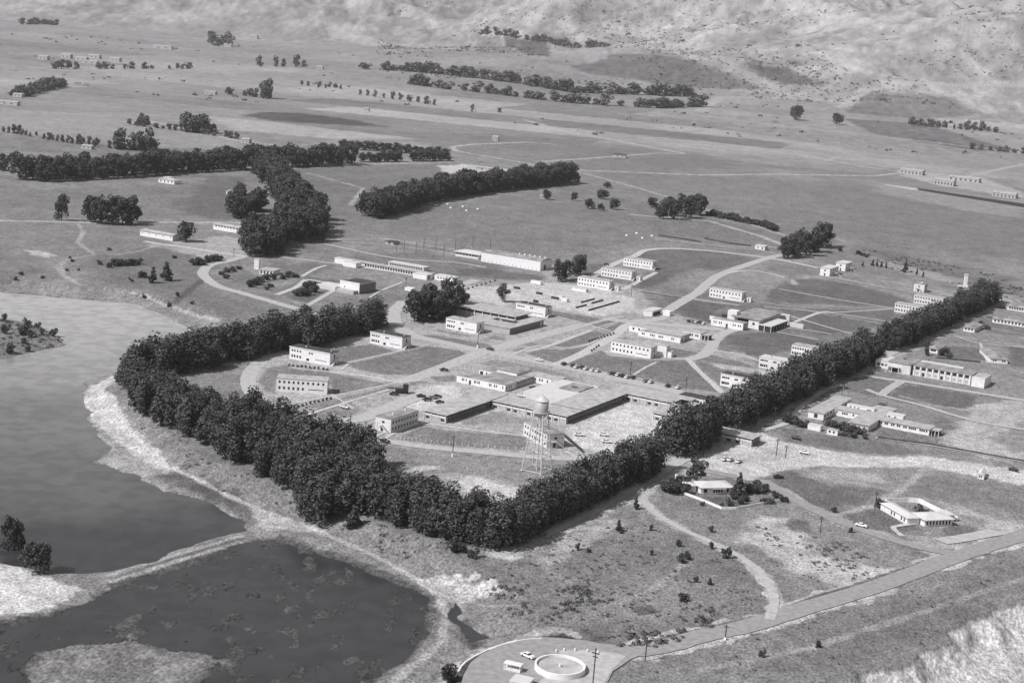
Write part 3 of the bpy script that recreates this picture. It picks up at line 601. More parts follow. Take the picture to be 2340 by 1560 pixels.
# ------------------------------------------------------------------ trees
def crown_mesh(name, rx, z0, z1, nl, nq, qs, seed, m, cone=False, lean=0.0, spires=0):
    """a crown of many small leaf clumps scattered through lobes of uneven size"""
    r = np.random.RandomState(seed); lobes = []
    for i in range(nl):
        t = r.rand()**.8; a = r.rand()*2*np.pi
        env = (1-t)*1.05+.05 if cone else math.sqrt(max(.05, 1-((t-.45)/.62)**2))
        q = rx*env*(.35+.45*r.rand()); lr = rx*(.2+.3*r.rand())*(1-.5*t if cone else 1)
        lobes.append((q*np.cos(a)+lean*t, q*np.sin(a), z0+(z1-z0)*t, lr, lr*(.75+.5*r.rand())))
    if spires:
        lobes = []
        for i in range(spires):
            a = i*6.283/spires+r.rand()*.9; q = rx*(.25+.42*r.rand()) if i else 0; top = z1*(.7+.28*r.rand()) if i else z1; wr = rx*(.38+.2*r.rand())
            for t in np.linspace(0, 1, 6): lobes.append((q*np.cos(a)*(1.1-.2*t)+r.normal()*.35, q*np.sin(a)*(1.1-.2*t)+r.normal()*.35, z0+(top-wr*.8-z0)*t, wr*(1-.2*abs(2*t-1))*(.85+.4*r.rand()), wr*(.9+.3*r.rand())))
    else: lobes.append((0, 0, z0+(z1-z0)*.45, rx*.5, (z1-z0)*.38))
    vs = []; fs = []
    L = np.array(lobes); wts = L[:, 3]**2; wts /= wts.sum()
    pick = r.choice(len(L), nq, p=wts)
    for k in range(nq):
        l = L[pick[k]]; d = r.normal(size=3); d /= np.linalg.norm(d); rad = .72+.32*r.rand()
        c = l[:3]+d*np.array([l[3], l[3], l[4]])*rad
        if c[2] < z0*.6: c[2] = z0*.6+r.rand()*.4
        n = d+r.normal(size=3)*.55; n /= np.linalg.norm(n)
        a = np.cross(n, [0, 0, 1.]); a /= np.linalg.norm(a)+1e-6; b = np.cross(n, a)
        s1 = qs*(.6+.8*r.rand()); s2 = qs*(.5+.7*r.rand()); th = r.rand()*3.14
        a, b = a*np.cos(th)+b*np.sin(th), b*np.cos(th)-a*np.sin(th); i = len(vs)
        vs += [c+a*s1, c+b*s2*.9+n*s1*.2, c-a*s1*.8, c-b*s2]
        fs.append((i, i+1, i+2, i+3))
    return mesh(name, vs, fs, m)
def tube(pts, rad, seg=6):
    vs = []; fs = []
    for i, (p, q) in enumerate(zip(pts, rad)):
        for k in range(seg):
            a = 2*math.pi*k/seg; vs.append((p[0]+q*math.cos(a), p[1]+q*math.sin(a), p[2]))
    for i in range(len(pts)-1):
        for k in range(seg):
            fs.append((i*seg+k, i*seg+(k+1) % seg, (i+1)*seg+(k+1) % seg, (i+1)*seg+k))
    return vs, fs
def trunk_mesh(name, h, r0, seed, m, z0):
    r = random.Random(seed); V = []; F = []
    def add(p, q):
        v, f = tube(p, q); n_ = len(V); V.extend(v); F.extend([tuple(i+n_ for i in g) for g in f])
    lx, ly = r.uniform(-.5, .5), r.uniform(-.5, .5)
    add([(0, 0, -.6), (lx*.3, ly*.3, h*.3), (lx, ly, h*.6), (lx*1.3, ly*1.5, h*.88)], [r0*1.25, r0, r0*.7, r0*.25])
    for k in range(5):
        a = k*1.3+r.random(); z = z0*(.7+.25*k*.5); l = h*.2
        add([(lx*.4, ly*.4, z), (lx*.4+math.cos(a)*l*.5, ly*.4+math.sin(a)*l*.5, z+l*.6), (lx*.5+math.cos(a)*l, ly*.5+math.sin(a)*l, z+l*1.5)], [r0*.45, r0*.32, r0*.12])
    return mesh(name, V, F, m)
# kinds: name -> list of (crown mesh, trunk mesh), nominal height
KIND = {}
def kind(k, n, h, rx, z0, nl, nq, qs, lm, bm, cone=False, spires=0):
    KIND[k] = ([(crown_mesh('crown', rx, z0, h, nl, nq, qs, 100*len(KIND)+i, lm, cone, 0.0, spires), trunk_mesh('trunk', h, h*.022, i, bm, z0)) for i in range(n)], h)
kind('gum', 10, 16, 4.7, 2.4, 24, 2100, .46, M_LEAF, M_BARK, spires=4)
kind('round', 6, 16, 6.8, 1.6, 26, 1500, .7, M_LEAF, M_BARKD)
kind('oak', 4, 8, 5.2, 1.4, 16, 800, .6, M_LEAF, M_BARKD)
kind('pale', 3, 12, 3.4, 1.2, 16, 1000, .5, M_LEAF3, M_BARK)
kind('cone', 3, 10, 2.7, .7, 26, 900, .45, M_LEAF, M_BARKD, True)
kind('bush', 5, 3, 2.6, .1, 9, 420, .36, M_LEAF, M_BARKD)
kind('shrub', 4, 3, 2.6, .1, 9, 380, .34, M_LEAF2, M_BARKD)
kind('far', 5, 16, 7.5, .8, 12, 240, 1.6, M_LEAF3, M_BARKD)
NM = {'gum': ('eucalyptus_tree', 'tree'), 'round': ('windbreak_tree', 'tree'), 'oak': ('oak_tree', 'tree'), 'pale': ('pale_tree', 'tree'), 'cone': ('conifer_tree', 'tree'), 'bush': ('bush', 'bush'), 'shrub': ('shrub', 'bush'), 'far': ('distant_tree', 'tree')}
tr = random.Random(3)
def tree(k, p, h, label, group=None, wide=1.0):
    vs_, h0 = KIND[k]; c, t = tr.choice(vs_)
    s = h/h0; r = bpy.data.objects.new(NM[k][0], None); COL.objects.link(r); r.empty_display_size = .1
    r.location = (p[0], p[1], p[2]); r.rotation_euler = (0, 0, tr.uniform(0, 6.28)); q = s*wide
    r.scale = (q*tr.uniform(.9, 1.12), q*tr.uniform(.9, 1.12), s)
    tag(r, label, NM[k][1], group); link('crown', c, r); link('trunk', t, r); return r
def inside(poly, x, y): return sdist(poly, np.array([x]), np.array([y]))[0] < 0
def wood(k, poly, sp, h, label, group, wide=1.0, hv=.2, seed=1):
    P = Gs(poly); r = random.Random(seed); n = 0
    x0, y0 = P.min(0); x1, y1 = P.max(0)
    i = 0; y = y0
    while y < y1+sp:
        x = x0+(sp/2 if i % 2 else 0)
        while x < x1+sp:
            a = x+r.uniform(-.3, .3)*sp; b = y+r.uniform(-.3, .3)*sp
            if inside(P, a, b):
                tree(k, (a, b, hz(a, b)), h*r.uniform(1-hv, 1+hv), label, group, wide); n += 1
            x += sp
        y += sp*.87; i += 1
    return n
def row(k, pts, sp, h, label, group, off=(0,), wide=1.0, hv=.15, seed=1, skip=0.0):
    r = random.Random(seed); P = [np.array(T(*p)[:2]) for p in pts]; n = 0
    for o in off:
        acc = r.uniform(0, sp)
        for a, b in zip(P[:-1], P[1:]):
            L = np.linalg.norm(b-a); d = (b-a)/L; nn = np.array([-d[1], d[0]])
            while acc < L:
                q = a+d*acc+nn*(o+r.uniform(-.12, .12)*sp)
                if r.random() >= skip:
                    tree(k, (q[0], q[1], hz(q[0], q[1])), h*r.uniform(1-hv, 1+hv), label, group, wide); n += 1
                acc += sp*r.uniform(.85, 1.15)
            acc -= L
    return n
n1 = wood('gum', [(272, 888), (300, 922), (335, 962), (380, 982), (440, 998), (500, 1038), (560, 1076), (620, 1108), (680, 1130), (730, 1176), (800, 1172), (870, 1190), (920, 1208), (1000, 1230), (1060, 1250), (1130, 1264),
      (1150, 1235), (1090, 1200), (1000, 1172), (930, 1142), (880, 1112), (850, 1068), (780, 1046), (700, 1012), (640, 988), (580, 966), (500, 952), (420, 930), (360, 900), (300, 868)], 8.1, 15.5,
     'tall dark eucalyptus in the broad wood between the lagoon bank and the water tower', 'eucalyptus wood along the lagoon bank', 1.28, seed=5)
n2 = wood('gum', [(300, 855), (420, 856), (560, 820), (700, 794), (840, 771), (893, 749), (885, 738), (800, 753), (690, 769), (560, 792), (440, 818), (330, 838)], 9.4, 16.5,
     'dark eucalyptus in the belt behind the two tar roofed dormitories', 'eucalyptus belt behind the dormitories', 1.5, seed=6)
n3 = row('gum', [(1148, 1245), (1250, 1190), (1350, 1138), (1450, 1090), (1500, 1066)], 7.0, 16.5, 'dark eucalyptus in the near end of the long straight row, below the water tower', 'eucalyptus row from the corner to the road gap', (-3.2, 3.2), 1.12, seed=7)
n3 += row('gum', [(1538, 1040), (1575, 1025), (1612, 1006)], 6.0, 20, 'very tall eucalyptus with bare pale trunks beside the road gap', 'tall eucalyptus clump at the road gap', (-3, 3), 1.1, seed=8)
n3 += row('gum', [(1652, 985), (1700, 960), (1780, 920), (1850, 885), (1950, 838), (1993, 818)], 8.4, 18, 'dark eucalyptus in the middle stretch of the long straight row', 'eucalyptus row beside the east road', (-3.4, 3.4), 1.2, seed=9)
n3 += row('gum', [(2026, 803), (2100, 768), (2180, 729), (2262, 688)], 9.6, 16.5, 'dark eucalyptus at the far end of the long straight row', 'eucalyptus row at the far end of the east road', (-3, 3), 1.3, seed=10)
print('gum', n1, n2, n3)
m = 0
m += row('round', [(832, 498), (900, 484), (960, 462), (1030, 449), (1100, 438), (1180, 430), (1240, 424), (1300, 416)], 13, 20, 'dark round tree in the long curved windbreak across the open field', 'curved windbreak in the open field', (-7, 6), 1.0, seed=11)
m += wood('round', [(565, 372), (620, 380), (660, 430), (705, 480), (740, 530), (735, 552), (690, 562), (655, 560), (625, 530), (650, 500), (625, 450), (590, 410)], 13.5, 20, 'dark round tree in the grove that runs down from the crossroads', 'grove running down from the crossroads', 1.0, seed=12)
m += wood('round', [(572, 590), (640, 582), (650, 560), (600, 548), (562, 560)], 11, 19, 'big dark tree at the foot of the grove behind the white slab tower', 'trees at the foot of the grove', 1.0, seed=13)
m += wood('round', [(520, 500), (560, 502), (606, 488), (585, 472), (540, 476)], 15, 19, 'dark tree in the clump left of the grove', 'clump left of the grove', 1.0, seed=14)
m += row('round', [(50, 412), (150, 408), (230, 404), (320, 398), (400, 391), (470, 388), (545, 384)], 15, 20, 'dark tree in the thick windbreak left of the crossroads', 'thick windbreak left of the crossroads', (-12, 6), 1.1, seed=15)
m += row('round', [(0, 392), (40, 388)], 18, 16, 'dark tree at the left end of the thick windbreak', 'left end of the thick windbreak', (0,), 1.0, seed=16)
m += row('round', [(645, 382), (700, 379), (760, 376), (805, 373)], 17, 21, 'dark tree in the windbreak right of the crossroads', 'windbreak right of the crossroads', (-8, 8), 1.05, seed=17)
m += row('round', [(825, 370), (900, 369), (1030, 367)], 12, 11, 'low dark tree in the thin windbreak beside the bare field', 'thin windbreak beside the bare field', (0,), 1.5, seed=18, skip=.06)
m += row('round', [(770, 338), (860, 345), (960, 353), (1030, 362)], 11, 11, 'low dark tree in the back line of the narrow field', 'back line of the narrow field', (0,), 1.6, seed=19)
m += wood('round', [(938, 735), (985, 739), (1052, 726), (1054, 708), (960, 716)], 9, 16.5, 'dense dark tree in the clump left of the flat roofed library', 'tree clump beside the library', 1.0, seed=20)
for x, y, h in ((1515, 500, 18), (1540, 501, 19), (1568, 498, 20), (1600, 493, 20), (1585, 490, 19), (1530, 492, 17), (1555, 488, 19)): tree('round', G(x, y), h, 'dark tree in the square clump at the edge of the wide field', 'square clump at the field edge', .95); m += 1
for x, y, h in ((1792, 590, 16), (1815, 588, 17), (1840, 584, 19), (1862, 576, 20), (1888, 564, 20), (1802, 582, 17), (1830, 576, 19), (1870, 566, 21)): tree('round', G(x, y), h, 'dark tree in the dense oval clump above the small apartment houses', 'dense oval clump above the apartments', 1.0); m += 1
for x, y, h in ((1275, 643, 15), (1292, 640, 14), (1316, 630, 14.5), (1327, 627, 14)): tree('round', G(x, y), h, 'dark tree in the pair of clumps right of the long gymnasium', 'trees right of the gymnasium', .8); m += 1
for x, y, h in ((208, 508, 20), (232, 512, 20), (255, 513, 21), (280, 513, 21), (300, 508, 19)): tree('round', G(x, y), h, 'dark tree in the loose clump along the pale lane at the left', 'loose clump along the pale lane', .95); m += 1
print('mid', m)
for k, x, y, h, wd, lb in (
  ('round', 141, 504, 18.5, .72, 'lone spreading tree with a bare trunk, leftmost along the pale lane'),
  ('oak', 425, 552, 13, 1.0, 'dark spreading tree between the two low white sheds'),
  ('cone', 350, 646, 10, 1.3, 'left of the two dark conifers on the lagoon slope'), ('cone', 380, 641, 12, 1.3, 'right of the two dark conifers on the lagoon slope'),
  ('bush', 324, 634, 3.6, 1.2, 'small dark bush left of the two conifers'), ('pale', 1148, 690, 12, 1.3, 'thin ragged tree behind the library roof beside the yard'),
  ('oak', 1248, 456, 9, .9, 'small oak with a pale hut beside it in the open field'), ('oak', 1312, 459, 8, .7, 'narrow forked oak right of the curved windbreak'),
  ('oak', 1345, 477, 9, 1.0, 'left oak of the group of four in the open field'), ('oak', 1376, 455, 9, 1.1, 'rear flat topped oak of the group of four in the open field'),
  ('oak', 1372, 481, 6.5, .8, 'smallest front oak of the group of four in the open field'), ('oak', 1403, 479, 10, .9, 'right oak of the group of four in the open field'),
  ('oak', 1388, 430, 6, 1.3, 'low spreading oak beside the track behind the group of four'), ('oak', 1490, 474, 9, 1.1, 'loose oak left of the square clump'), ('oak', 1505, 493, 8, 1.0, 'small oak touching the square clump'),
  ('cone', 2068, 622, 10, 1.0, 'largest dark cypress of the line above the lawns'), ('cone', 1971, 609, 4.5, 1.2, 'leftmost small cypress above the lawns'),
  ('cone', 1994, 607, 6, 1.0, 'second small cypress above the lawns'), ('cone', 2003, 609, 6, 1.0, 'third small cypress above the lawns'), ('cone', 2014, 611, 5.5, 1.0, 'fourth small cypress above the lawns'),
  ('cone', 2024, 613, 5, 1.0, 'fifth small cypress above the lawns'), ('cone', 2095, 628, 5, 1.0, 'small cypress left of the pale beacon'), ('cone', 2109, 633, 5, 1.0, 'rightmost small cypress, before the pale beacon'),
  ('cone', 2116, 812, 9.5, .8, 'slim dark tree at the corner of the white hall'), ('pale', 1590, 1106, 11.5, 1.25, 'tall pale ragged tree behind the walled house'),
  ('cone', 1687, 1132, 9.5, 1.15, 'dark conifer at the right end of the walled house'), ('cone', 1452, 1163, 5, 1.1, 'small dark conifer at the mouth of the curved drive'),
  ('cone', 1413, 1214, 4.6, 1.2, 'small conifer on the rocky slope below the row'), ('cone', 808, 1206, 8.5, 1.4, 'dark bushy conifer standing before the foot of the wood'),
  ('cone', 636, 952, 9, 1.0, 'pointed conifer at the back edge of the wood, below the white dormitory'), ('bush', 1041, 1260, 4, 1.1, 'dark bush at the foot of the wood near the corner'),
  ('bush', 1083, 1274, 3, .9, 'small round bush below the wood near the corner'), ('round', 18, 1262, 12, .6, 'dark tree at the left edge above the white sand'),
  ('round', 42, 1260, 10, .6, 'second dark tree at the left edge above the white sand'), ('oak', 82, 1306, 8.5, .9, 'dark tree leaning over the water beside the white sand'),
  ('oak', 1025, 1562, 5, .9, 'dark bush beside the paved circle at the bottom edge'), ('oak', 1820, 275, 30, 1.0, 'large dark tree at the foot of the hills, right'), ('oak', 1912, 285, 22, 1.0, 'dark tree right of the orchard rows at the foot of the hills'),
  ('bush', 2012, 1158, 3.6, 1.0, 'dark shrub at the corner of the courtyard house'), ('bush', 2108, 1178, 3.4, 1.2, 'dark shrub behind the courtyard house'), ('cone', 630, 1012, 12, .8, 'pointed tree rising among the eucalyptus wood')):
    p = T(x, y); tree(k, p, h, lb, None, wd)
for i, (x, y, h) in enumerate(((445, 606, 4.5), (458, 605, 5), (475, 600, 4), (487, 597, 4), (498, 596, 4))): tree('bush', G(x, y), h, 'dark bush in the short line beside the bend of the campus drive', 'bushes beside the drive bend', 1.1)
for x, y, h in ((250, 612, 3), (262, 608, 4), (277, 606, 4.5), (290, 607, 4), (303, 606, 3.6), (316, 604, 3.6)): tree('bush', G(x, y), h, 'dark bush in the short hedge on the knoll above the lagoon', 'hedge on the knoll', 1.1)
for x, y, h in ((678, 676, 3.4), (690, 676, 4), (702, 673, 4), (715, 668, 4), (700, 660, 3.6), (712, 655, 3.4), (725, 656, 3)): tree('bush', G(x, y), h, 'dark bush in the big hedge mound left of the theatre block', 'hedge mound left of the theatre', 1.15)
for x, y, h in ((572, 655, 3.4), (584, 650, 4), (596, 644, 3.6), (608, 640, 3.4), (625, 638, 3), (645, 638, 3), (660, 634, 3.4), (674, 634, 3), (508, 628, 2.6), (520, 622, 2.8), (532, 620, 2.6), (545, 615, 2.4), (516, 636, 2.6), (618, 655, 2.2), (610, 662, 2)): tree('bush', G(x, y), h, 'dark bush in the garden loop round the white slab tower', 'garden bushes round the slab tower', 1.2)
for x, y, h in ((1530, 1126, 4), (1545, 1122, 4.5), (1556, 1112, 5), (1563, 1128, 3.4), (1520, 1122, 3.4)): tree('bush', G(x, y), h, 'dark garden bush left of the walled house', 'bushes left of the walled house', 1.1)
for x, y, h in ((1712, 1126, 3.6), (1724, 1124, 4), (1735, 1124, 3.6), (1744, 1122, 3)): tree('bush', G(x, y), h, 'dark bush in the hedge right of the walled house', 'hedge right of the walled house', 1.1)
for x, y, h in ((1800, 966, 4), (1812, 970, 3.6), (1826, 975, 3), (1838, 976, 3)): tree('bush', G(x, y), h, 'dark bush left of the health centre sheds', 'bushes left of the health centre', 1.0)
for x, y, h in ((1893, 973, 3), (1904, 976, 3), (1916, 982, 3.4), (1930, 984, 3.6), (1942, 986, 3.6), (1955, 990, 3.4), (1966, 992, 3), (1975, 1002, 2.2), (1950, 1000, 2.4), (1930, 996, 2.2)): tree('shrub', G(x, y), h, 'grey green shrub in the hedge before the health centre roof', 'hedge before the health centre', 1.2)
for x, y, h in ((1680, 1140, 3), (1692, 1152, 3), (1702, 1145, 2.4), (1668, 1156, 2.6), (1745, 1150, 2.6), (1762, 1150, 2.2), (1788, 1146, 2.8), (1771, 1137, 2.4), (1605, 1155, 1.6), (1650, 1160, 1.8)): tree('bush', G(x, y), h, 'small dark bush along the garden wall of the walled house', 'bushes along the garden wall', .9)
for x, y, h in ((1905, 1170, 2.4), (1943, 1216, 2), (1625, 1215, 2), (1488, 1212, 1.8), (1570, 1278, 2.4), (1556, 1285, 2.6), (1660, 1275, 3.4), (1560, 1372, 3), (1625, 1252, 2), (1548, 1248, 2.2), (1590, 1330, 1.8), (1623, 1335, 1.8), (1320, 1256, 2), (1345, 1262, 1.6), (1420, 1218, 1.6), (1490, 1268, 1.6), (1868, 1478, 2), (1742, 1500, 2)): tree('bush', G(x, y), h, 'lone dark bush on the rough front slope', 'lone bushes on the front slope', .7)
for x, y in ((62, 744), (86, 748), (122, 766), (58, 762), (70, 776), (50, 772), (24, 806), (10, 768), (64, 800), (12, 735), (96, 765), (55, 790)): p = G(x, y, WL+1); tree('bush', (p[0], p[1], hz(p[0], p[1])), tr.uniform(2, 3.8), 'dark bush on the scrubby spit in the lagoon', 'bushes on the lagoon spit', .9)
for x, y in ((48, 628), (35, 640), (98, 636), (160, 590), (165, 598), (153, 620), (180, 618), (230, 605), (225, 600), (250, 572), (297, 640), (302, 644), (398, 590), (440, 695), (385, 702), (330, 680), (405, 677)): tree('bush', T(x, y), tr.uniform(1.4, 2.4), 'small dark bush on the grass above the lagoon', 'small bushes above the lagoon', 1.0)
for x, y in ((2168, 820), (2150, 812), (2160, 806), (2256, 752), (2240, 745), (2290, 705)): tree('bush', G(x, y), 3, 'dark bush beside the low east cottages', 'bushes by the east cottages', 1.0)
for pts_, n_, lb_ in (([(1346, 781), (1402, 764)], 9, 'clipped dark shrub in the dotted row beside the road left of the music building'), ([(1352, 803), (1368, 792)], 4, 'clipped dark shrub at the corner of the lawn left of the long dormitory'),
   ([(660, 836), (748, 846)], 10, 'tiny clipped shrub in the row before the dormitory at the road bend'), ([(672, 932), (756, 912)], 10, 'tiny clipped shrub in the row below the camera facing dormitory'), ([(1060, 664), (1130, 643)], 8, 'dark shrub in the hedge at the left of the work yard')):
    for k_ in range(n_):
        t_ = k_/(n_-1); p = G(pts_[0][0]+(pts_[1][0]-pts_[0][0])*t_, pts_[0][1]+(pts_[1][1]-pts_[0][1])*t_); tree('bush', p, 1.15, lb_, lb_.split(' in the ')[-1] if ' in the ' in lb_ else 'shrubs at the lawn corner', .8)
FR = 'loose dark tree clump on the far plain'
for k, pts, sp, h, lb, of, wd, sk in (
  ('far', [(285, 283), (330, 290), (420, 300), (545, 318)], 10.54, 7.26, 'dark tree in the far hedge line ending at the white barn', (0,), 1.2, 0),
  ('far', [(310, 284), (345, 286)], 7.44, 17.16, 'tall dark tree at the left end of the far hedge line', (0,), .9, 0),
  ('far', [(425, 303), (500, 305)], 8.06, 17.82, 'tall dark tree in the big clump of the far hedge line', (0, 14), .9, 0),
  ('far', [(270, 342), (360, 345)], 8.06, 16.5, 'tall tree in the clump behind the thick windbreak', (0, 12), .9, 0),
  ('far', [(0, 300), (100, 318), (190, 332), (260, 340)], 9.3, 7.26, 'low tree in the orchard row behind the thick windbreak', (0, 16), .8, .1),
  ('far', [(520, 217), (560, 220), (592, 224)], 13.64, 11.88, 'tree in the small isolated far clump', (0,), 1.1, 0), ('far', [(607, 226), (608, 224)], 2.48, 26.4, 'tall tree right of the small isolated far clump', (0,), .8, 0),
  ('far', [(935, 192), (1000, 202), (1100, 212), (1180, 222), (1260, 232), (1330, 238), (1500, 248), (1605, 244)], 18.6, 19.8, 'tree in the long far windbreak below the hills', (0,), 1.75, .04),
  ('far', [(830, 158), (960, 165), (1080, 178), (1190, 192), (1310, 212), (1420, 215), (1600, 222)], 20.46, 22.44, 'tree in the upper far windbreak below the hills', (0,), 1.8, .04),
  ('far', [(690, 195), (760, 205)], 21.08, 13.2, 'tree in the far orchard rows', (0, 40), 1.0, .1), ('far', [(810, 215), (900, 228), (1005, 242)], 26.04, 13.2, 'tree in the far orchard row', (0,), .9, 0),
  ('far', [(110, 158), (200, 158), (300, 158), (435, 158)], 22.32, 14.52, 'tree in the straight far windbreak at the left', (0,), 1.1, .12),
  ('far', [(50, 222), (100, 210), (150, 196)], 12.4, 11.88, 'tree in the slanting far windbreak at the left', (0, 20), 1.1, 0),
  ('far', [(1085, 82), (1150, 88), (1250, 98), (1400, 106)], 26.04, 19.8, 'tree in the hillside windbreak', (0,), 1.3, .1),
  ('far', [(2075, 286), (2140, 292), (2200, 296), (2280, 304)], 16.12, 14.52, 'tree in the far grove at the right', (0, 40), 1.1, .15), ('far', [(480, 105), (540, 108)], 37.2, 29.04, 'tree in the far village grove', (0, 80), 1.1, 0),
  ('far', [(590, 152), (600, 152), (705, 153), (640, 152), (740, 155)], 37.2, 22.44, 'tree along the far village lane', (0,), .9, .2),
  ('far', [(50, 58), (130, 59)], 37.2, 17.16, 'tree in the farthest short windbreak', (0,), 1.4, 0)):
    row(k, pts, sp, h, lb, lb.replace('tree in the ', '').replace('tree ', 'trees '), of, wd, hv=.38, seed=len(lb), skip=sk+.08)
row('bush', [(1622, 492), (1680, 504), (1740, 516), (1775, 530)], 6, 5, 'low bush in the ragged hedge right of the square clump', 'ragged hedge right of the square clump', (0,), 1.5, seed=4)
row('bush', [(1905, 572), (1950, 578), (1990, 590)], 9, 2.6, 'low bush along the track above the lawns', 'bushes along the track above the lawns', (0,), 1.4, seed=5, skip=.2)
row('far', [(1060, 247), (1180, 262)], 34, 8, 'low far bush in the middle of the plain', 'low far bushes in the middle of the plain', (0,), 1.2, seed=5, skip=.3)
row('far', [(2210, 340), (2340, 352)], 16, 10, 'low bush in the dark far hedge at the right edge', 'dark far hedge at the right edge', (0,), 1.4, seed=5)

# brush that nobody could count: low clumps on the slopes and foothills
def scrub():
    r = np.random.RandomState(12); V = []; F = []
    def add(x, y, s, n, q):
        z = height(x, y)
        for i in range(len(x)):
            for k in range(n):
                d = r.normal(size=3); d /= np.linalg.norm(d); d[2] = abs(d[2]); c = np.array([x[i], y[i], z[i]])+d*s[i]*np.array([1, 1, .6])
                a = r.normal(size=3); a /= np.linalg.norm(a); b = np.cross(a, d); b /= np.linalg.norm(b)+1e-6; j = len(V)
                V.extend([c+a*q*s[i], c+b*q*s[i], c-a*q*s[i], c-b*q*s[i]]); F.append((j, j+1, j+2, j+3))
    def area(poly, n, s0, s1, nq, q, zf=G, thr=.5, sc=12):
        P = np.array(poly); x = r.uniform(P[:, 0].min(), P[:, 0].max(), n*4); y = r.uniform(P[:, 1].min(), P[:, 1].max(), n*4)
        ok = (sdist(P, x, y) < 0) & (fbm(x/sc, y/sc, 3, 71) > thr); x = x[ok][:n]; y = y[ok][:n]
        add(x, y, r.uniform(s0, s1, len(x)), nq, q)
    area(GP([(1100, 1300), (1260, 1240), (1430, 1180), (1700, 1290), (1760, 1380), (1560, 1440), (1380, 1460), (1230, 1430), (1120, 1390)]), 420, .2, .7, 12, .45, thr=.54, sc=6)
    area(GP([(1110, 1330), (1300, 1320), (1400, 1370), (1330, 1420), (1180, 1400)]), 150, .3, 1.0, 14, .4, thr=.5, sc=5)
    area(GP([(1440, 1450), (1560, 1430), (1640, 1380), (1620, 1440), (1500, 1480), (1400, 1478)]), 120, .4, 1.3, 14, .45, thr=.4)
    area(GW([(270, 900), (330, 970), (450, 1010), (600, 1120), (730, 1190), (560, 1160), (480, 1110), (360, 1040), (280, 960)]), 240, .25, .9, 12, .45, thr=.5, sc=7)
    area(GW([(750, 1210), (930, 1240), (1110, 1300), (1000, 1330), (860, 1262)]), 60, .3, .9, 12, .45, thr=.5)
    area(GW([(0, 726), (60, 735), (120, 760), (160, 785), (90, 805), (0, 815)]), 120, .4, 1.3, 12, .45, thr=.4, sc=8)
    area(GP([(1720, 1200), (1900, 1230), (2050, 1310), (1900, 1340), (1760, 1290)]), 120, .3, .9, 10, .45, thr=.52, sc=6)
    area(GP([(1960, 565), (2120, 595), (2340, 640), (2340, 690), (2200, 655), (2020, 610)]), 260, .5, 1.5, 8, .5, thr=.5, sc=20)
    area(GP([(1400, 1490), (1800, 1430), (2300, 1280), (2340, 1330), (2060, 1500), (1700, 1560), (1400, 1550)]), 160, .2, .7, 10, .45, thr=.55, sc=10)
    tag(link('scrub', mesh('scrub', V, F, M_SCRUB)), 'low grey brush and weed clumps scattered over the rough banks and slopes', 'brush', None, 'stuff')
    V.clear(); F.clear()
    n = 17000; y = r.uniform(4300, 9500, n); x = y*r.uniform(-.1, .42, n)
    ok = fbm(x/200, y/300, 4, 73) > .51; x = x[ok]; y = y[ok]
    add(x, y, r.uniform(2, 5.5, len(x))*(1+(r.rand(len(x)) > .95)), 4, .55)
    n = 900; y = r.uniform(2700, 5200, n); x = y*r.uniform(-.4, .4, n); ok = fbm(x/260, y/200, 3, 79) > .6; x = x[ok]; y = y[ok]
    add(x, y, r.uniform(2, 6, len(x)), 6, .5)
    tag(link('brush', mesh('brush', V, F, M_SCRUB)), 'dark brush clumps scattered over the far foothills', 'brush', None, 'stuff')
scrub()

# ------------------------------------------------------------------ buildings
BOX_F = [(0, 3, 2, 1), (4, 5, 6, 7), (0, 1, 5, 4), (2, 3, 7, 6), (1, 2, 6, 5), (0, 4, 7, 3)]
def boxv(x0, x1, y0, y1, z0, z1): return [(x0, y0, z0), (x1, y0, z0), (x1, y1, z0), (x0, y1, z0), (x0, y0, z1), (x1, y0, z1), (x1, y1, z1), (x0, y1, z1)]
class MB:
    def __init__(s): s.v = []; s.f = []
    def box(s, *a):
        n = len(s.v); s.v += boxv(*a); s.f += [tuple(i+n for i in g) for g in BOX_F]; return s
    def raw(s, v, f):
        n = len(s.v); s.v += list(v); s.f += [tuple(i+n for i in g) for g in f]; return s
    def bar(s, a, b, r=.1, seg=4):
        a = Vector(a); b = Vector(b); d = (b-a).normalized(); u = d.orthogonal().normalized(); w_ = d.cross(u); n = len(s.v)
        for p in (a, b):
            for k in range(seg):
                t = 2*math.pi*(k+.5)/seg; s.v.append(tuple(p+u*r*math.cos(t)+w_*r*math.sin(t)))
        for k in range(seg): s.f.append((n+k, n+(k+1) % seg, n+seg+(k+1) % seg, n+seg+k))
        s.f += [tuple(n+k for k in reversed(range(seg))), tuple(n+seg+k for k in range(seg))]; return s
    def go(s, name, m, parent=None, smooth=False, **k): return link(name, mesh(name, s.v, s.f, m, smooth), parent, **k)
_win = {}
def unit(m, key):
    if key not in _win: _win[key] = mesh(key, boxv(-.5, .5, -.04, .05, -.5, .5), BOX_F, m)
    return _win[key]
W_UNIT = unit(M_WIN, 'window'); D_UNIT = unit(M_DOOR, 'door'); P_UNIT = unit(M_WHITE, 'pilaster')
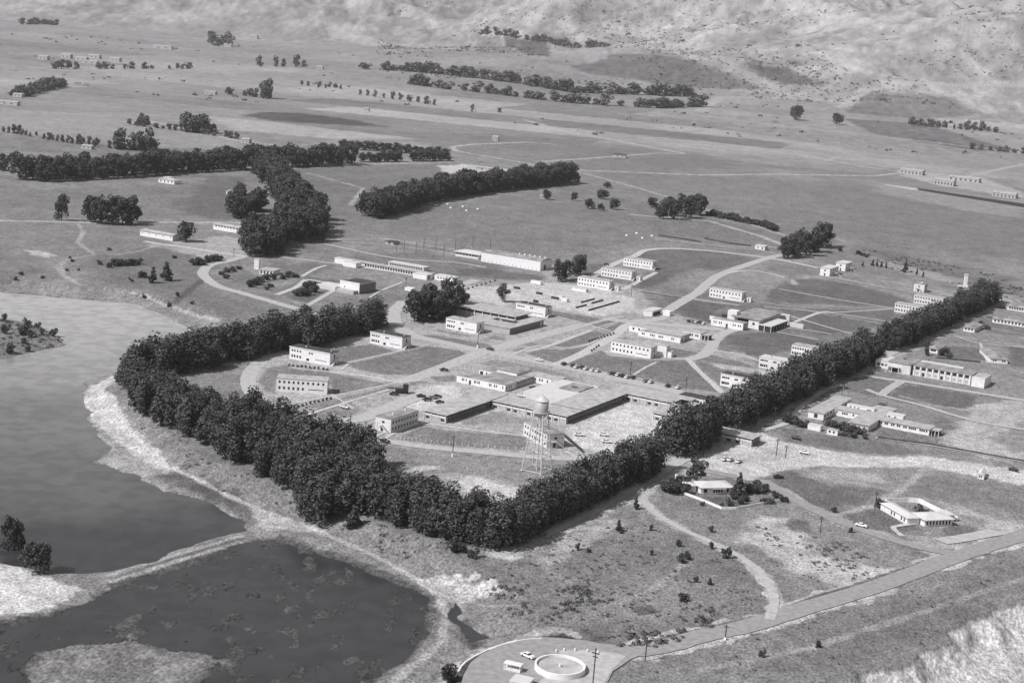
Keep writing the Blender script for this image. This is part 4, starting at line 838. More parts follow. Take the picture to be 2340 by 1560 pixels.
class House:
    """one building: root at its left front corner, x runs along the front, y away"""
    def __init__(s, name, label, N, ax=None, cx=None, th=GRID, lu=None, lv=None, cat='building', group=None):
        th = th; u = np.array([math.cos(th), math.sin(th)]); v = np.array([-math.sin(th), math.cos(th)])
        P = G(*N)[:2]
        def solve(d, tx, sgn):
            lo, hi = 0., 260.
            for k in range(50):
                t = (lo+hi)/2; q = P+d*t*sgn; x = PX((q[0], q[1], 0))[0]
                if (x > tx) == (sgn < 0 and True or False) : lo = t
                else: hi = t
            return lo
        s.lu = lu or solve(u, ax, -1)
        if lv: s.lv = lv
        else:
            lo, hi = 0., 260.
            for k in range(50):
                t = (lo+hi)/2; q = P+v*t
                if PX((q[0], q[1], 0))[0] < cx: lo = t
                else: hi = t
            s.lv = lo
        A = P-u*s.lu; s.th = th
        s.root = bpy.data.objects.new(name, None); COL.objects.link(s.root); s.root.location = (A[0], A[1], 0); s.root.rotation_euler = (0, 0, th)
        tag(s.root, label, cat, group)
    def box(s, m, x0, x1, y0, y1, z0, z1, name='wall'): return MB().box(x0, x1, y0, y1, z0, z1).go(name, m, s.root)
    def body(s, m, h, x0=0, x1=None, y0=0, y1=None, roof=None, ov=.35, t=.28, z0=-.3):
        x1 = s.lu if x1 is None else x1; y1 = s.lv if y1 is None else y1
        s.box(m, x0, x1, y0, y1, z0, h)
        if roof: return s.box(roof, x0-ov, x1+ov, y0-ov, y1+ov, h-.01, h+t, 'roof')
    def hip(s, m, h, rise, x0=0, x1=None, y0=0, y1=None, ov=.6, ins=None):
        x1 = s.lu if x1 is None else x1; y1 = s.lv if y1 is None else y1
        x0 -= ov; x1 += ov; y0 -= ov; y1 += ov; c = min(x1-x0, y1-y0)/2 if ins is None else ins
        if x1-x0 >= y1-y0: r = [(x0+c, (y0+y1)/2, h+rise), (x1-c, (y0+y1)/2, h+rise)]; F = [(0, 1, 5, 4), (1, 2, 5), (2, 3, 4, 5), (3, 0, 4), (3, 2, 1, 0)]
        else: r = [((x0+x1)/2, y0+c, h+rise), ((x0+x1)/2, y1-c, h+rise)]; F = [(0, 1, 4), (1, 2, 5, 4), (2, 3, 5), (3, 0, 4, 5), (3, 2, 1, 0)]
        return link('roof', mesh('roof', [(x0, y0, h), (x1, y0, h), (x1, y1, h), (x0, y1, h)]+r, F, m), s.root)
    def on(s, face, c, z, w_, h, me=None, name='window', y0=0, x1=None):
        """a window or door on the front, the right end or the left end"""
        me = me or W_UNIT; x1 = s.lu if x1 is None else x1
        if face == 'f': loc = (c, y0, z); rz = 0
        elif face == 'r': loc = (x1, c, z); rz = math.pi/2
        else: loc = (x1, c, z); rz = -math.pi/2
        return link(name, me, s.root, loc, rz, (w_, 1, h))
    def rows(s, face, cs, zs, w_, h, **k):
        for z in zs:
            for c in cs: s.on(face, c, z, w_, h, **k)
def lsp(a, b, n): return [a+(b-a)*i/(n-1) for i in range(n)]
def stair(hs, x, y, w_, h, ln, dirx, m=M_CREAM):
    """outside flight of steps with a landing and a stringer"""
    b = MB(); n = 9
    for i in range(n):
        z = h*(1-i/n); yy = y+ln*i/n*dirx
        b.box(x, x+w_, min(yy, yy+ln/n*dirx), max(yy, yy+ln/n*dirx), z-.45, z-.1)
    b.box(x+.01, x+w_-.01, min(y, y-1.6*dirx), max(y, y-1.6*dirx), h-.3, h-.05)
    st = b.go('stair', m, hs.root)
    MB().bar((x+w_, y, h+.9), (x+w_, y+ln*dirx, .9), .06).bar((x+w_, y, h+.9), (x+w_, y-1.5*dirx, h+.9), .06).bar((x+w_, y-1.5*dirx, 0), (x+w_, y-1.5*dirx, h+.9), .09).go('handrail', M_WOOD, st)
def dorm(label, N, ax, cx, roof, th=GRID, lu=None, lv=8.6, pat=0, h=6.3, wall=None, annex=False, st=True, G_=None):
    s = House('dormitory', label, N, ax, cx, th, lu, lv, 'dormitory', G_)
    s.body(wall or M_WHITE, h, roof=roof, ov=.18, t=.22)
    L = s.lu
    if roof is M_RDARK or pat == 2: s.box(M_WHITE, -.22, L+.22, -.25, -.19, h-.05, h+.42, 'parapet')
    n = 10 if pat == 0 else 5
    xs = lsp(L*.06, L*.52, 6)+lsp(L*.62, L*.92, 4)
    if pat == 1: xs = [L*.07, L*.13, L*.2, L*.27, L*.5, L*.56]
    s.rows('f', xs, (4.7,), .95, 1.15 if pat != 1 else .9)
    s.rows('f', xs[:6 if pat == 0 else 4], (1.8,), .95, 1.3)
    if pat == 0: s.on('f', L*.78, 1.75, L*.3, .35)
    else: s.on('f', L*.46, 1.2, 1.6, 1.3); s.on('f', L*.78, 1.9, L*.3, .3)
    s.on('r', s.lv*.5, 4.3, 1.1, 2.0, D_UNIT, 'door'); s.on('r', s.lv*.62, 1.1, 1.1, 2.0, D_UNIT, 'door')
    if st: stair(s, L+.05, s.lv*.55, 1.5, 3.2, 4.6, -1)
    if annex: s.body(M_WHITE, 2.9, L+2.2, L+5.2, s.lv*.5, s.lv, roof=M_RLIGHT, ov=.1); s.on('f', L+3.6, 1.3, .8, 1.8, D_UNIT, 'door', y0=s.lv*.5)
    s.box(M_GREY, L*.3, L*.3+.7, s.lv*.4, s.lv*.4+.7, h+.2, h+1.1, 'vent'); s.box(M_GREY, L*.9, L*.9+.6, s.lv*.5, s.lv*.5+.6, h+.2, h+.9, 'vent')
    return s
GD = 'two storey dormitories'
dorm('white two storey dormitory with a tar roof, at the bend of the curved road', (753, 836), 661, 765, M_RDARK, th=R(-25), pat=1, G_=GD)
dorm('white two storey dormitory with a tar roof, below the end of the eucalyptus belt', (918, 798), 845, 937, M_RDARK, pat=1, G_=GD)
dorm('white two storey dormitory before the brick library block', (1088, 763), 1018, 1104, M_RLIGHT, pat=1, G_=GD)
d4 = dorm('white two storey dormitory facing the camera just above the wood, with a lean-to roof', (747, 901), 631, 760, M_RLIGHT, th=R(2), pat=0, st=False, G_=GD)
dorm('northmost of the three white dormitories stepping down beside the work yard', (1490, 617), 1424, 1493, M_RLIGHT, G_=GD, annex=False)
dorm('middle one of the three white dormitories stepping down beside the work yard', (1442, 641), 1373, 1452, M_RLIGHT, G_=GD, annex=True)
dorm('lowest of the three white dormitories, nearest the work yard', (1391, 664), 1319, 1401, M_RLIGHT, G_=GD, annex=True)
dorm('white dormitory behind the dining hall', (1694, 690), 1620, 1700, M_RLIGHT, pat=2, G_=GD, annex=True)
d = dorm('white dormitory with a rear wing beside the long row of parked cars', (1486, 820), 1395, 1490, M_RLIGHT, G_=GD, st=False)
d.body(M_WHITE, 6.0, d.lu*.55, d.lu+4.2, d.lv+3.5, d.lv+8.5, roof=M_RLIGHT, ov=.1); d.body(M_WHITE, 3, d.lu+4.2, d.lu+7, d.lv+4.5, d.lv+8, roof=M_RLIGHT, ov=.1)
dorm('white dormitory right of the upper library roof', (1245, 726), 1178, 1249, M_RDARK, pat=1, G_=GD)
dorm('cream dormitory on the lawns left of the far end of the long tree row', (2112, 723), 2043, 2122, M_RLIGHT, wall=M_CREAM, G_=GD, st=False)
dorm('cream dormitory behind the one on the lawns, close to the far tree row', (2153, 702), 2087, 2165, M_RLIGHT, wall=M_CREAM, G_=GD, st=False)
dorm('white dormitory half hidden by the trees, right of the lawn behind the row', (1868, 822), 1807, 1876, M_RLIGHT, G_=GD, st=False)
dorm('plain white dormitory half hidden by the trees, between two others', (1800, 852), 1733, 1808, M_RWHITE, wall=M_CREAM, pat=1, G_=GD, st=False)
dorm('white dormitory with a dark roof, cut off by the long tree row', (1712, 893), 1645, 1725, M_RDARK, pat=1, G_=GD, st=False)
def enddorm(label, N, ax, cx, lv=None, th=GRID, lu=None):
    s = House('dormitory', label, N, ax, cx, th, lu, lv, 'dormitory', GD); h = 6.3
    s.body(M_CREAM, h, roof=M_RMID, ov=.2, t=.22)
    s.on('f', s.lu*.5, 4.4, 1.4, 1.0, D_UNIT, 'door'); s.on('f', s.lu*.45, 1.2, 1.2, 2.0, D_UNIT, 'door')
    s.rows('l', lsp(s.lv*.08, s.lv*.92, 9), (4.6, 1.8), 1.0, 1.2, x1=0)
    s.rows('r', lsp(s.lv*.08, s.lv*.92, 9), (4.6,), 1.1, 1.1); s.rows('r', lsp(s.lv*.08, s.lv*.92, 9), (1.8,), 1.0, 1.3)
    b = MB(); n = 9
    for i in range(n):
        z = 3.2*(1-i/n); x = s.lu*.45+s.lu*.5*i/n; b.box(x, x+s.lu*.5/n, -1.5, -.05, z-.4, z-.08)
    b.box(s.lu*.25, s.lu*.45, -1.48, -.06, 2.9, 3.15); st = b.go('stair', M_CREAM, s.root)
    MB().bar((s.lu*.45, -1.5, 4.1), (s.lu*.95, -1.5, .9), .07).bar((s.lu*.25, -1.5, 4.1), (s.lu*.45, -1.5, 4.1), .07).bar((s.lu*.25, -1.5, 0), (s.lu*.25, -1.5, 4.1), .1).go('handrail', M_WOOD, st)
    for y in (.3, .75): s.box(M_WHITE, s.lu*.5, s.lu*.5+.6, s.lv*y, s.lv*y+.6, h+.2, h+1.0, 'vent')
    return s
enddorm('white dormitory with its stair end facing the near wood, left of the low brick wing', (892, 990), 857, None, lv=22)
enddorm('white dormitory behind the legs of the water tower, with a stair down its gable end', (1288, 1022), 1252, None, lv=22, th=R(28), lu=8.6)
enddorm('small white dormitory end beside the far lawns, left of the pale beacon', (2111, 669), 2087, None, lv=9)
for (nx, ny), ax, cx, lb in (((1895, 632), 1873, 1915, 'left cube shaped apartment house above the lawns'), ((1931, 620), 1909, 1946, 'right cube shaped apartment house above the lawns, set back')):
    s = House('apartment_house', lb, (nx, ny), ax, cx, cat='house'); s.body(M_WHITE, 6.2, roof=M_RWHITE, ov=.4)
    s.on('f', s.lu*.5, 4.4, 1.5, 1.1); s.on('f', s.lu*.5, 1.2, 1.2, 2.1, D_UNIT, 'door'); s.rows('r', lsp(s.lv*.15, s.lv*.85, 4), (1.8, 4.6), 1.2, 1.2)
    MB().box(s.lu, s.lu+3.5, s.lv*.3, s.lv*.3+1.4, 2.9, 3.1).bar((s.lu+3.4, s.lv*.3, 0), (s.lu+3.4, s.lv*.3, 3), .12).bar((s.lu+3.4, s.lv*.3+1.3, 3), (s.lu+7, s.lv*.3+1.3, 0), .2).go('stair', M_CREAM, s.root)

# science building: long low brick wings under one gravel roof, posts and a dark clerestory under the eaves
def wing(s, x0, x1, y0, y1, h=3.7, front=True, right=True, step=3.6, base=M_GREY, side=M_SHADEBRICK, band=True, roof=M_RLIGHT):
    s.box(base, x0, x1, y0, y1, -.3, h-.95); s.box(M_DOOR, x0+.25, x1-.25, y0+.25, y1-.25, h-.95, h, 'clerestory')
    s.box(roof, x0-.7, x1+.7, y0-.7, y1+.7, h-.01, h+.26, 'roof')
    if front:
        n = max(2, int((x1-x0)/step))
        for x in lsp(x0+.2, x1-.2, n+1): s.on('f', x, h/2-.05, .18, h-.1, P_UNIT, 'post', y0=y0-.35)
        if band: s.box(M_WHITE, x0+.1, x1-.1, y0-.12, y0-.02, h-1.5, h-.85, 'fascia')
        for i in range(n):
            c = x0+(i+.5)*(x1-x0)/n
            if i % 3 != 1: s.on('f', c, 1.15, min(1.9, (x1-x0)/n*.5), 1.1, y0=y0)
    if right:
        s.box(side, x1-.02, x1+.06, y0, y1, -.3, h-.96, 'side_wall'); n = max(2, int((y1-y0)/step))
        for y in lsp(y0+.2, y1-.2, n+1): s.on('r', y, h/2-.05, .16, h-.1, unit(M_SHADEBRICK, 'shaded_post'), 'post', x1=x1+.4)  # the front posts again, darkened for the shaded side
        for i in range(n): s.on('r', y0+(i+.5)*(y1-y0)/n, 1.55, (y1-y0)/n*.6, 1.5, x1=x1+.08)
s = House('science_building', 'long low brick wings under a wide gravel roof, behind the water tower tank', (1293.6, 969), 1124, 1427)
LU, LV = s.lu, s.lv
wing(s, 0, LU, 0, 15); wing(s, LU-16, LU+.0, 15.75, LV, front=False)
# west wing comes forward from the left end
P0 = np.array([s.root.location[0], s.root.location[1]]); u_ = np.array([math.cos(GRID), math.sin(GRID)]); v_ = np.array([-math.sin(GRID), math.cos(GRID)])
q1 = G(1024, 968)[:2]-P0; q2 = G(984, 960)[:2]-P0
x1 = -.75; x0 = x1-(np.dot(q1-q2, u_)) ; y0 = np.dot(q1, v_)
wing(s, min(x0, x1-12), x1, y0, 15, step=3.4)
s.box(M_RWHITE, LU-40, LU-17.2, 30, LV+6, -.2, 3.3, 'annex'); s.box(M_RMID, LU-30, LU-18.6, LV-14, LV+2, 3.28, 3.9, 'annex_roof'); s.box(M_DOOR, LU-26.5, LU-23, LV-8, LV-5.6, 3.89, 3.94, 'skylight')
s.box(M_RLIGHT, LU-16, LU-16.8, 15.8, 28, 3.0, 3.72, 'canopy')
s = House('laboratory_building', 'long low building with a white band and posts beside the avenue of parked cars', (1556, 941), 1396, None, lv=17)
wing(s, 0, s.lu, 0, 17, right=True)
s = House('office_wing', 'low white office wing with a dark roof just left of the long tree row', (1642, 936), 1550, None, lv=8)
s.body(M_WHITE, 3.6, roof=M_RDARK, ov=.1); s.rows('f', lsp(s.lu*.4, s.lu*.95, 8), (2.0,), .9, .8)
s = House('classroom_wing', 'low gravel roofed wing running in under the trees of the long row', (1532, 968), 1491, None, lv=34)
wing(s, 0, s.lu, 0, 34, right=False)
s = House('classroom_block', 'lone low brick classroom block right of the tall trees at the road gap', (1717, 1021), 1612, 1735)
wing(s, 0, s.lu, 0, s.lv, step=4.2)

# student centre: low white wings on a court
s = House('student_centre', 'white low complex of four wings round a court, above the science building', (1154, 895), 1043, None, lv=11)
LU = s.lu; s.body(M_WHITE, 3.3, roof=M_RMID, ov=.1, t=.15)
s.rows('f', [LU*.12, LU*.15, LU*.2, LU*.37, LU*.4, LU*.44, LU*.47, LU*.68, LU*.71, LU*.78, LU*.82, LU*.95], (1.9,), .55, 1.4); s.on('f', LU*.28, 1.1, 1.2, 2.2, D_UNIT, 'door')
s.rows('r', [1.5, 4, 6], (1.8,), .9, 1.3)
s.body(M_GREY, 3.2, LU-11, LU, 11.4, 40, roof=M_RMID, ov=.1, t=.15); s.rows('r', lsp(13, 38, 8), (2.3,), 1.9, .7)
s.body(M_GREY, 3.1, LU-19, LU-11.4, 12, 30, roof=M_RMID, ov=.1, t=.15)
def at(s, px, py):
    q = G(px, py)[:2]-np.array([s.root.location[0], s.root.location[1]]); u = np.array([math.cos(s.th), math.sin(s.th)]); v = np.array([-math.sin(s.th), math.cos(s.th)])
    return float(q@u), float(q@v)
xa, ya = at(s, 1094, 858); xb, _ = at(s, 1158, 870)
s.body(M_WHITE, 3.3, xa, xb, ya, ya+13, roof=M_RMID, ov=.1, t=.15, z0=-.25); s.rows('f', lsp(xa+(xb-xa)*.28, xb-2, 5), (1.9,), .7, 1.3, y0=ya); s.on('f', xa+1.6, 1.6, 1.8, 2, y0=ya)
xc, yc = at(s, 1180, 873); s.body(M_WHITE, 4.4, xc-12, xc, yc, yc+15, roof=M_RMID, ov=.15, t=.15, z0=-.2)
xd, yd = at(s, 1272, 884); xe, _ = at(s, 1212, 868)
s.body(M_WHITE, 3.3, xe, xd, yd, yd+10, roof=M_RLIGHT, ov=.1, t=.15, z0=-.2); s.rows('f', [xe+(xd-xe)*k for k in (.2, .27, .42, .5, .68)], (1.9,), .7, 1.3, y0=yd); s.on('f', xd-2, 1.7, 2.4, 2.3, y0=yd); s.on('r', yd+5, 1.6, 7.5, 2.4, x1=xd)

# library and arts block
s = House('library', 'large flat roofed library with a shaded brick side wall, roof court and raised rear hall', (1164, 765), None, 1241, lu=34, cat='library')
LU, LV = s.lu, s.lv
def ring(s, m, x0, x1, y0, y1, a, b, c, d_, z0, z1, name):
    MB().box(x0, x1, y0, c, z0, z1).box(x0, a, c+.01, d_-.01, z0, z1).box(b, x1, c+.01, d_-.01, z0, z1).box(x0, x1, d_, y1, z0, z1).go(name, m, s.root)
ring(s, M_GREY, 0, LU, 0, LV, 12, LU-5, 15, 24, -.3, 3.7, 'wall'); ring(s, M_RLIGHT, -.4, LU+.4, -.4, LV+.4, 12.4, LU-5.4, 15.4, 23.6, 3.69, 3.95, 'roof')
s.box(M_SHADEBRICK, LU-.02, LU+.08, 0, LV, -.3, 3.68, 'side_wall'); s.on('r', LV*.93, 1.8, 1.2, 3.4, P_UNIT, 'pilaster', x1=LU+.1)
s.box(M_WHITE, LU-9, LU-3, 22, 24.5, .2, 2.6, 'canopy')
s.box(M_GREY, -22, LU-12, 24.4, 44, -.3, 4.4, 'hall_wall'); s.box(M_DOOR, -21.5, LU-12.4, 24.9, 43, 4.4, 6.0, 'clerestory'); s.box(M_RLIGHT, -23, LU-9.5, 23.2, 45.5, 5.99, 6.35, 'upper_roof')
for x in lsp(-22, LU-10, 9): s.on('f', x, 3.9, .3, 4.2, P_UNIT, 'post', y0=23.6)
s.box(M_RWHITE, LU-20, LU-9, 20.6, 23.1, 4.3, 4.6, 'ledge')

# gymnasium and rec hall
s = House('gymnasium', 'long windowless white gymnasium with a grey roof and a line of roof vents', (1234, 619), 1099, 1245)
s.body(M_WHITE, 7.2); LU, LV = s.lu, max(s.lv, 14)
s.box(M_WHITE, 0, LU, s.lv-.2, LV+4, -.3, 7.19, 'rear_wall'); link('roof', mesh('roof', [(-.3, -.3, 7.2), (LU+.3, -.3, 7.2), (LU+.3, LV+4.3, 7.4), (-.3, LV+4.3, 7.4), (-.3, LV/2+2, 8.5), (LU+.3, LV/2+2, 8.5)], [(0, 1, 5, 4), (4, 5, 2, 3), (1, 2, 5), (0, 4, 3), (3, 2, 1, 0)], M_RMID), s.root)
for x in lsp(LU*.55, LU*.98, 6): s.box(M_WHITE, x-.5, x+.5, LV/2+1.4, LV/2+2.4, 8.2, 9.6, 'vent')
s.rows('f', lsp(3, LU-3, 14), (1.0,), .5, .5); s.on('r', LV*.5, 2, 3, 3.6, D_UNIT, 'door')
s = House('recreation_hall', 'low recreation hall with a pale overhanging roof at the left end of the gymnasium', (1093, 593), 1040, None, lv=16)
s.body(M_CREAM, 3.6); s.hip(M_RWHITE, 3.6, 1.3, ov=1.6, ins=5); s.rows('f', lsp(2, s.lu-2, 7), (2.2,), 1.8, 1.0); s.rows('r', [4, 8, 12], (2.0,), 2.4, 1.2)

# arcade building: long low pavilions joined by a covered way
s = House('arcade_building', 'very long low building with white pavilions joined by an open covered way, before the gymnasium', (1035, 646), 762, None, lv=7)
LU = s.lu; s.body(M_CREAM, 3.0, 0, LU*.8, 1.2, 7, roof=M_RLIGHT, ov=.7); s.rows('f', lsp(LU*.27, LU*.72, 22), (1.6,), LU*.014, 1.7, y0=1.2)
s.body(M_WHITE, 3.4, LU*.02, LU*.17, -1.2, 1.1, roof=M_RWHITE, ov=.1); s.body(M_WHITE, 3.3, LU*.14, LU*.25, -8, -1.4, roof=M_RWHITE, ov=.1); s.body(M_WHITE, 3.3, LU*.72, LU*.83, -7, 1.1, roof=M_RWHITE, ov=.1)
s.body(M_WHITE, 3.3, LU*.85, LU, 0, 7.5, roof=M_RWHITE, ov=.1); s.rows('f', lsp(LU*.88, LU*.97, 5), (1.9,), 1.2, 1.0); s.on('r', 3.5, 1.8, 3, 2); s.on('r', -4, 1.8, 3, 2, x1=LU*.83)
s = House('studio_wing', 'low studio wing with a strip of dark windows behind the covered way', (968, 622), 887, None, lv=7)
s.body(M_CREAM, 3.2, roof=M_RWHITE, ov=.3); s.rows('f', lsp(2, s.lu-2, 14), (2.0,), s.lu/20, 1.2)

# theatre block
s = House('theatre', 'windowless pale theatre block with a dark roof, right of the hedge mound', (820.5, 672), 776, 858)
s.body(M_WHITE, 6.4); s.box(M_SHADEBRICK, s.lu-.02, s.lu+.1, 0, s.lv, -.3, 6.38, 'side_wall'); s.box(M_RDARK, .5, s.lu-.3, 1.2, s.lv-.3, 6.39, 6.55, 'roof'); s.box(M_WHITE, -.1, s.lu+.15, -.1, .6, 6.3, 7.0, 'parapet')
s.box(M_RWHITE, -16, -.6, -4, 9, -.3, 2.6, 'lobby'); s.box(M_RLIGHT, 1, s.lu-1, -5, -.2, -.3, 2.2, 'porch'); s.on('r', s.lv*.4, 5, 1.4, .9); s.on('f', s.lu*.25, 3.3, 1.0, .8)
# slab tower garden house
s = House('pump_house', 'low flat roofed house in the garden loop', (624, 630), 592, None, th=R(-14), lv=12)
s.body(M_CREAM, 3.0, roof=M_RLIGHT, ov=.3); s.rows('f', lsp(1.5, s.lu-1.5, 4), (1.6,), 1.2, 1.8)
s = House('slab_tower', 'tall thin white slab tower in the garden loop', (591, 616), 580, None, th=R(-10), lv=2.4, cat='tower'); s.body(M_WHITE, 6.8); s.box(M_RWHITE, -.1, s.lu+.1, -.1, s.lv+.1, 6.79, 7.0, 'cap')
s = House('storage_shed', 'long white windowless shed left of the dark spreading tree', (394, 551), 320, None, lv=9, cat='shed'); s.body(M_WHITE, 4.0); s.hip(M_RLIGHT, 4.0, 1.1, ins=.6)
s.rows('f', lsp(2, s.lu-2, 5), (2.6,), .8, .7)
s = House('storage_shed', 'white shed with a row of high windows, left of the foot of the grove', (554, 535), 487, None, lv=9, cat='shed'); s.body(M_WHITE, 4.2); s.hip(M_RLIGHT, 4.2, 1.1, ins=.6); s.rows('f', lsp(3, s.lu-3, 9), (3.2,), 1.6, .9)
s = House('cottage', 'small white cottage alone in the field below the thick windbreak', (398, 422), 362, None, lv=10, cat='house'); s.body(M_WHITE, 3.6); s.hip(M_RLIGHT, 3.6, 1.8); s.rows('f', lsp(3, s.lu-3, 4), (1.8,), 1.4, 1.6)
s.body(M_WHITE, 4.6, -1.5, 5, 9, 16, roof=M_RWHITE)
s = House('cottage', 'small white cottage in the trees left of the grove', (540, 448), 517, None, lv=8, cat='house'); s.body(M_WHITE, 3.6); s.hip(M_RLIGHT, 3.6, 1.6); s.rows('f', lsp(2, s.lu-2, 3), (1.8,), 1.2, 1.4)

# dining commons
s = House('dining_hall', 'dining hall with a wide grey roof, a white block tower and a dark open porch', (1732.5, 753), 1672, 1783, cat='hall')
LU, LV = s.lu, s.lv
s.box(M_WHITE, LU-7, LU, 0, 8, -.3, 5.9); s.box(M_CREAM, 1, LU-.3, 4, LV-.2, -.3, 5.9, 'hall_wall'); s.box(M_RMID, -1, LU+1, -.8, LV+1, 5.89, 6.25, 'roof')
s.rows('f', lsp(3, LU-8, 8), (3.9,), 1.5, 1.5, y0=4); s.on('f', LU-3.5, 3.2, 1.5, 1.6)
s.box(M_WHITE, -5, 1.2, 3.8, 10, -.3, 8.6, 'tower'); xa, ya = at(s, 1697, 755); xb, _ = at(s, 1628, 741)
s.body(M_WHITE, 4.4, xb, xa, ya, ya+7.6, roof=M_RMID, ov=-.2, t=.1); s.rows('f', [xb+(xa-xb)*k for k in (.1, .16, .27, .33, .7, .76, .86, .92)], (2.5,), .7, 1.3, y0=ya); s.on('f', xb+(xa-xb)*.5, 1.3, 1.3, 2.6, D_UNIT, 'door', y0=ya)
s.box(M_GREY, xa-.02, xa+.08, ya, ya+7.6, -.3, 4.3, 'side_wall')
px0, py0 = LU+.6, -2.5; s.box(M_RWHITE, px0, px0+9, py0, LV*.72, 3.5, 3.85, 'porch_roof'); s.box(M_DOOR, px0+.5, px0+8.4, py0+.6, LV*.7, -.2, 3.49, 'porch_shade')  # solid dark block stands in for the shade under the porch roof
for y in lsp(py0+.1, LV*.7, 7): s.on('r', y, 1.75, .35, 3.5, P_UNIT, 'post', x1=px0+8.8)
for x in (px0+.2, px0+4.2, px0+8.7): s.on('f', x, 1.75, .4, 3.5, P_UNIT, 'post', y0=py0+.15)
s.box(M_RWHITE, LU*.5, LU*.5+14, LV+3, LV+6, -.2, 4.6, 'rear_block')
s.box(M_WHITE, -18, -5.2, 6, 6.4, -.2, 2.6, 'court_wall'); s.box(M_DOOR, -13, -6, 14, 14.4, -.2, 3.6, 'court_dark'); s.box(M_RWHITE, LU+10, LU+20, LV*.7, LV*.7+2, 0, 2.6, 'covered_way')  # upright dark panel put in for the dark court interior

# music complex
s = House('music_building', 'low white complex of three wings with a broad grey roof, below the dining hall drive', (1554, 784), 1458, None, lv=6)
LU = s.lu; s.body(M_WHITE, 3.1, roof=M_RLIGHT, ov=.05, t=.12); s.rows('f', [LU*k for k in (.1, .14, .3, .34, .38, .5, .54, .58, .8, .84)], (1.8,), .7, 1.2); s.on('r', 3, 1.4, 2.2, 2.0)
xa, ya = at(s, 1437, 756); xb, _ = at(s, 1502, 768); s.body(M_WHITE, 3.5, xa, xb, ya, ya+9, roof=M_RLIGHT, ov=.1, t=.15, z0=-.2); s.rows('f', [xa+(xb-xa)*k for k in (.15, .35, .5, .7)], (2.0,), 1.1, 1.5, y0=ya)
s.body(M_GREY, 3.6, xb-6, xb+18, ya-6, ya+7, roof=M_RLIGHT, ov=.4, t=.2, z0=-.15)
xc, yc = at(s, 1600, 776); xd, _ = at(s, 1560, 768); s.body(M_WHITE, 3.7, xd, xc, yc, yc+9, roof=M_RLIGHT, ov=.1, t=.15, z0=-.1); s.rows('f', [xd+(xc-xd)*k for k in (.12, .2, .45, .55, .75, .85)], (2.1,), .8, 1.5, y0=yc)
s.box(M_RLIGHT, xc+.2, xc+5, yc+.5, yc+7, 2.9, 3.1, 'porch_roof'); s.box(M_DOOR, xc+.3, xc+4.6, yc+1.4, yc+6.6, -.1, 2.89, 'porch_shade')  # porch shade made as a dark block
for x in (xc+.5, xc+2.6, xc+4.8): s.on('f', x, 1.45, .3, 2.9, P_UNIT, 'post', y0=yc+.7)
s = House('workshop', 'pale roofed workshop with a dark open side beside the work yard', (1490, 724), 1470, 1512, cat='shed')
s.body(M_CREAM, 3.6, roof=M_RWHITE, ov=.3); s.rows('r', lsp(3, s.lv-4, 5), (1.5,), 3, 2.2, me=D_UNIT, name='door'); s.box(M_WHITE, s.lu+2, s.lu+7, s.lv-3, s.lv+2, 0, 3, 'annex'); s.box(M_RLIGHT, -14, -.4, 3, 12, -.1, 1.2, 'loading_dock')
s = House('storage_shed', 'white flat shed between the oval tree clump and the far running track', (1747, 572), 1725, None, lv=8, cat='shed'); s.body(M_WHITE, 3.4, roof=M_RWHITE); s.on('f', s.lu*.75, 1.6, 1.4, 1.6); s.on('f', s.lu*.3, 1.6, 1.2, 1.2)
s = House('storage_shed', 'low white shed before the lowest of the three dormitories', (1339, 668), 1306, None, lv=3, cat='shed'); s.body(M_WHITE, 2.2, roof=M_RWHITE); s.on('r', 1.5, 1, 1.2, 1.5)
s = House('storage_shed', 'grey ramp shed at the left end of the pole yard', (899, 560), 880, None, lv=9, cat='shed'); s.body(M_GREY, 2.0, roof=M_RDARK); s.on('f', s.lu/2, 1, 1.6, 1.3)

# east side
s = House('library_hall', 'long white hall with tall pilasters and two end blocks, right of the long tree row', (2217, 880), 2084, 2232, cat='hall')
LU, LV = s.lu, max(s.lv, 11)
s.body(M_CREAM, 5.6, roof=M_RMID, ov=.5, y1=LV); s.box(M_RWHITE, 1, LU-8, LV-1.5, LV+1, 5.8, 6.5, 'roof_light')
for x in lsp(1, LU-.6, 10): s.on('f', x, 2.75, .7, 5.5, P_UNIT, 'pilaster', y0=-.35)
st = (LU-1.6)/9
for i in range(9): s.on('f', 1+st*(i+.5), 4.4, st*.62, 1.5, y0=0)
for i in (1, 4): s.on('f', 1+st*(i+.5), 1.3, 1.6, 2, D_UNIT, 'door', y0=0)
for i in (0, 2, 3, 5, 6, 7, 8): s.on('f', 1+st*(i+.5), 1.6, st*.5, 1.6, y0=0, me=unit(M_GREY, 'panel'), name='panel')
s.body(M_CREAM, 5.9, -13.5, -.8, -2, LV+2, roof=M_RMID, ov=.5); s.on('f', -9.5, 1.7, 5, 3, D_UNIT, 'door', y0=-2); s.box(M_DOOR, -9, -7.4, LV-5, LV-2, 6.15, 6.25, 'skylight')
s.box(M_GREY, -.82, -.72, -2, LV+2, -.3, 5.88, 'side_wall'); s.box(M_RWHITE, -14.5, -6.6, -4.2, -2.3, 3.3, 3.6, 'porch_roof')
for x in (-14.2, -11, -7): s.on('f', x, 1.6, .35, 3.3, P_UNIT, 'post', y0=-4)
s.body(M_WHITE, 4.2, -23, -13.9, 4, LV+6, roof=M_RWHITE, ov=.15); s.rows('f', [-21, -18.6, -16.5], (2.2,), 1.4, 1.2, y0=4)
xa, ya = at(s, 2248, 887); s.body(M_WHITE, 5.0, LU+.8, xa, ya, LV-1, roof=M_RLIGHT, ov=.1); s.box(M_WHITE, LU+.7, xa+.15, ya-.15, ya+.2, 4.95, 5.6, 'parapet')

